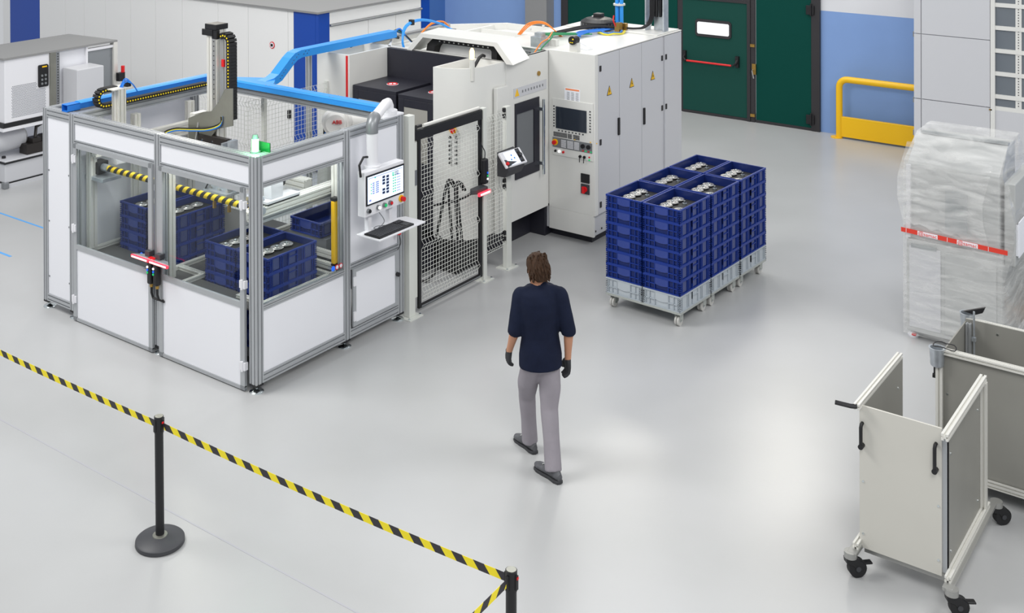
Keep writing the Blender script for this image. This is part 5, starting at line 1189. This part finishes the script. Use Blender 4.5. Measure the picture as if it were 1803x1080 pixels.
# joints
hipc = (0, 0, .88)
sL = pw(.03, .150, 1.365); sR = pw(-.03, -.150, 1.365)
eL = pw(.02, .205, 1.10); wL = pw(.16, .215, .875)
eR = pw(-.07, -.215, 1.09); wR = pw(-.02, -.225, .845)
hL = pw(.02, .08, .86); hR = pw(-.02, -.08, .86)
kL = pw(.18, .06, .48); aL = pw(.235, .02, .10)
kR = pw(-.07, -.05, .48); aR = pw(-.235, -.03, .10)
def torso_rings(g=0, z0=.86, zt=1.43):
    pts = [(z0, .165, .125, 0), (.90, .165, .122, 0), (.97, .155, .112, .0), (1.05, .142, .10, .0), (1.15, .152, .108, 0), (1.25, .168, .118, 0), (1.34, .178, .115, .0), (1.40, .165, .095, .0), (1.44, .105, .075, .01)]
    return [body_ring(pw(.0+.03*(z-.86)+f_, 0, z), a+g, b+g, -.12*(z-.86)/.5) for z, a, b, f_ in pts if z <= zt+.02]
def hand(m, wrist, d, side_v, out_v, g=0):
    d = Vector(d).normalized(); s = Vector(side_v).normalized(); o = Vector(out_v).normalized(); w_ = Vector(wrist)
    pc = w_+d*.05
    m.loft([(w_, s*(.024+g), o*(.017+g)), (w_+d*.03, s*(.036+g), o*(.016+g)), (w_+d*.07, s*(.042+g), o*(.016+g)), (w_+d*.095, s*(.038+g), o*(.012+g))], 16)
    for i, (off, L) in enumerate(((.030, .068), (.010, .078), (-.011, .073), (-.030, .056))):
        b0 = w_+d*.085+s*off; p1 = b0+d*L*.45-o*.004; p2 = p1+d*L*.3-o*.016; p3 = p2+d*L*.2-o*.020
        m.tube([b0, p1, p2, p3], 0, 8, radii=[.0095+g, .009+g, .0085+g, .006+g])
    b0 = w_+d*.03+s*.03; m.tube([b0, b0+d*.025+s*.022-o*.01, b0+d*.055+s*.026-o*.022, b0+d*.075+s*.02-o*.03], 0, 8, radii=[.013+g, .012+g, .010+g, .007+g])
m = M()
m.loft(torso_rings(-.035), 24)
nk0 = pw(.015, 0, 1.40); hc = Vector(pw(.03, .015, 1.57))
limb(m, [nk0, pw(.03, .01, 1.50)], [.062, .055])
FW = (pr(1, .25, -.18)).normalized(); LF = Vector((0, 0, 1)).cross(FW).normalized(); UP = FW.cross(LF).normalized()
hr = []
for q, (h_, a, b, sh_) in enumerate(((-.125, .03, .03, .045), (-.11, .05, .055, .03), (-.08, .062, .078, .01), (-.04, .070, .088, .0), (0, .074, .094, 0), (.04, .074, .094, -.004), (.075, .064, .082, -.008), (.10, .045, .058, -.01), (.113, .02, .025, -.01))):
    hr.append((hc+UP*h_+FW*sh_, LF*a, FW*b))
m.loft(hr, 24)
# nose, ears, brow
m.loft([(hc+FW*.09+UP*.0, LF*.010, UP*.02), (hc+FW*.115-UP*.02, LF*.012, UP*.014), (hc+FW*.118-UP*.03, LF*.008, UP*.008)], 10)
for sg in (1, -1): m.loft([(hc+LF*sg*.070-UP*.005, FW*.016, UP*.028), (hc+LF*sg*.084-UP*.003-FW*.006, FW*.018, UP*.032)], 10)
m.loft([(hc+FW*.085-UP*.062, LF*.024, UP*.007), (hc+FW*.095-UP*.062, LF*.02, UP*.005)], 10)
for a_, e_, w_, rr in ((sL, eL, wL, 1), (sR, eR, wR, 1)): limb(m, [a_, e_, w_], [.05, .040, .027])
for h_, k_, a_ in ((hL, kL, aL), (hR, kR, aR)): limb(m, [h_, k_, a_], [.055, .045, .036])
dL = Vector(wL)-Vector(eL); dR = Vector(wR)-Vector(eR)
hand(m, wL, (dL.normalized()+Vector((0, 0, -.5))), pr(1, 0, .3), pr(0, 1, 0)); hand(m, wR, (dR.normalized()+Vector((0, 0, -.8))), pr(1, 0, .2), pr(0, -1, 0))
bd = build(m, 'body', 'skin', t, smooth=True); remesh(bd, .006, 3)
# eyes and mouth
for sg in (1, -1): build(M().loft([(hc+FW*.084+LF*sg*.03+UP*.008, LF*.013, UP*.006), (hc+FW*.094+LF*sg*.03+UP*.008, LF*.011, UP*.005)], 10), 'eye', 'label_paper', t)
for sg in (1, -1): build(M().loft([(hc+FW*.094+LF*sg*.03+UP*.008, LF*.005, UP*.005), (hc+FW*.0955+LF*sg*.03+UP*.008, LF*.004, UP*.004)], 10), 'iris', 'key', t)
for sg in (1, -1): build(M().loft([(hc+FW*.088+LF*sg*.03+UP*.026, LF*.018, UP*.004), (hc+FW*.097+LF*sg*.028+UP*.027, LF*.014, UP*.003)], 10), 'eyebrow', 'hair', t)
# hair
m = M(); hh = []
for (h_, a, b, sh_) in ((-.085, .045, .030, -.062), (-.06, .066, .05, -.050), (-.03, .080, .072, -.035), (.0, .087, .090, -.022), (.04, .089, .104, -.012), (.08, .080, .100, -.008), (.112, .058, .075, -.01), (.132, .03, .04, -.012), (.138, .008, .01, -.012)):
    hh.append((hc+UP*h_+FW*sh_, LF*a, FW*b))
m.loft(hh, 28)
rs = random.Random(3)
for i in range(150):
    a = rs.uniform(0, 2*PI); v = rs.uniform(-.06, .125); k_ = math.sqrt(max(0.02, 1-((v-.02)/.125)**2))
    fa = math.cos(a)
    if fa > .35 and v < .07: continue
    nrm = (LF*math.sin(a)+FW*fa)
    p = hc+UP*v+LF*math.sin(a)*.080*k_+FW*(fa*.094*k_-.014)
    m.tube([p, p+nrm*.008+UP*(-.02+.03*(v > .08))-FW*.006, p+nrm*.013-UP*.036-FW*.01], 0, 5, radii=[.010, .008, .002])
ho = build(m, 'hair', 'hair', t, smooth=True)
# shirt
m = M(); m.loft(torso_rings(.012, .80, 1.43), 28)
limb(m, [Vector(sL)-Vector((0, 0, .0)), Vector(sL).lerp(Vector(eL), .5), Vector(sL).lerp(Vector(eL), .98), Vector(eL).lerp(Vector(wL), .12)], [.074, .068, .062, .060], cap=False)
limb(m, [Vector(sR), Vector(sR).lerp(Vector(eR), .5), Vector(sR).lerp(Vector(eR), .98), Vector(eR).lerp(Vector(wR), .10)], [.074, .068, .062, .060], cap=False)
limb(m, [pw(.01, .11, 1.39), pw(-.01, -.11, 1.39)], [.06, .06])
limb(m, [pw(.01, 0, 1.38), pw(.035, 0, 1.465)], [.075, .066])
so = build(m, 'shirt', 'shirt', t, smooth=True); remesh(so, .009, 8)
# trousers
m = M()
m.loft([body_ring(pw(.0, 0, .78), .150, .115), body_ring(pw(.0, 0, .86), .155, .118), body_ring(pw(0, 0, .92), .150, .110), body_ring(pw(0, 0, .97), .145, .104)], 24)
limb(m, [pw(.0, .07, .82), pw(.10, .075, .64), kL, Vector(kL).lerp(Vector(aL), .55), Vector(aL)-Vector((0, 0, .035))], [.088, .086, .070, .064, .066], cap=False)
limb(m, [pw(.0, -.07, .82), pw(-.035, -.068, .64), kR, Vector(kR).lerp(Vector(aR), .55), Vector(aR)-Vector((0, 0, .035))], [.088, .088, .072, .066, .068], cap=False)
to = build(m, 'trousers', 'trousers', t, smooth=True); remesh(to, .009, 8)
# shoes
def shoe(an, deg, pitch=0):
    R = Matrix.Translation((an[0], an[1], 0)) @ Matrix.Rotation(math.radians(deg), 4, 'Z') @ Matrix.Translation((-.07, 0, 0)) @ Matrix.Rotation(pitch, 4, 'Y')
    m = M(); rr = []
    for x, wy, h_ in ((-.01, .022, .055), (.02, .034, .085), (.07, .038, .10), (.12, .040, .085), (.17, .046, .062), (.22, .048, .05), (.26, .040, .042), (.285, .02, .032)):
        rr.append(((x, 0, .018+h_/2), (0, wy, 0), (0, 0, h_/2)))
    m.loft(rr, 20).xf(R); s_ = build(m, 'shoe', 'shoe', t, smooth=True)
    out = [(-.02, .0), (-.012, .028), (.03, .04), (.1, .036), (.17, .047), (.23, .05), (.27, .038), (.295, .0)]
    out = out+[(x, -y) for x, y in reversed(out[1:-1])]
    build(M().prism(out, 2, .0, .024).xf(R), 'sole', 'sole', s_, bevel=.004)
    lm_ = M()
    for i in range(4): lm_.box(.115+i*.02, .121+i*.02, -.022, .022, .112-i*.011, .118-i*.011)
    build(lm_.xf(R), 'lace', 'lace', s_)
shoe(aL, 66, .04); shoe(aR, 72, 0)
# gloves
m = M(); hand(m, Vector(wR)+Vector((0, 0, .004)), (dR.normalized()+Vector((0, 0, -.8))), pr(1, 0, .2), pr(0, -1, 0), .0075); go = build(m, 'glove', 'glove', t, smooth=True); remesh(go, .004, 2)
m = M(); hand(m, Vector(wL)+Vector((0, 0, .005)), (dL.normalized()+Vector((0, 0, -.5))), pr(1, 0, .3), pr(0, 1, 0), .0075); go = build(m, 'glove', 'glove', t, smooth=True); remesh(go, .004, 2)
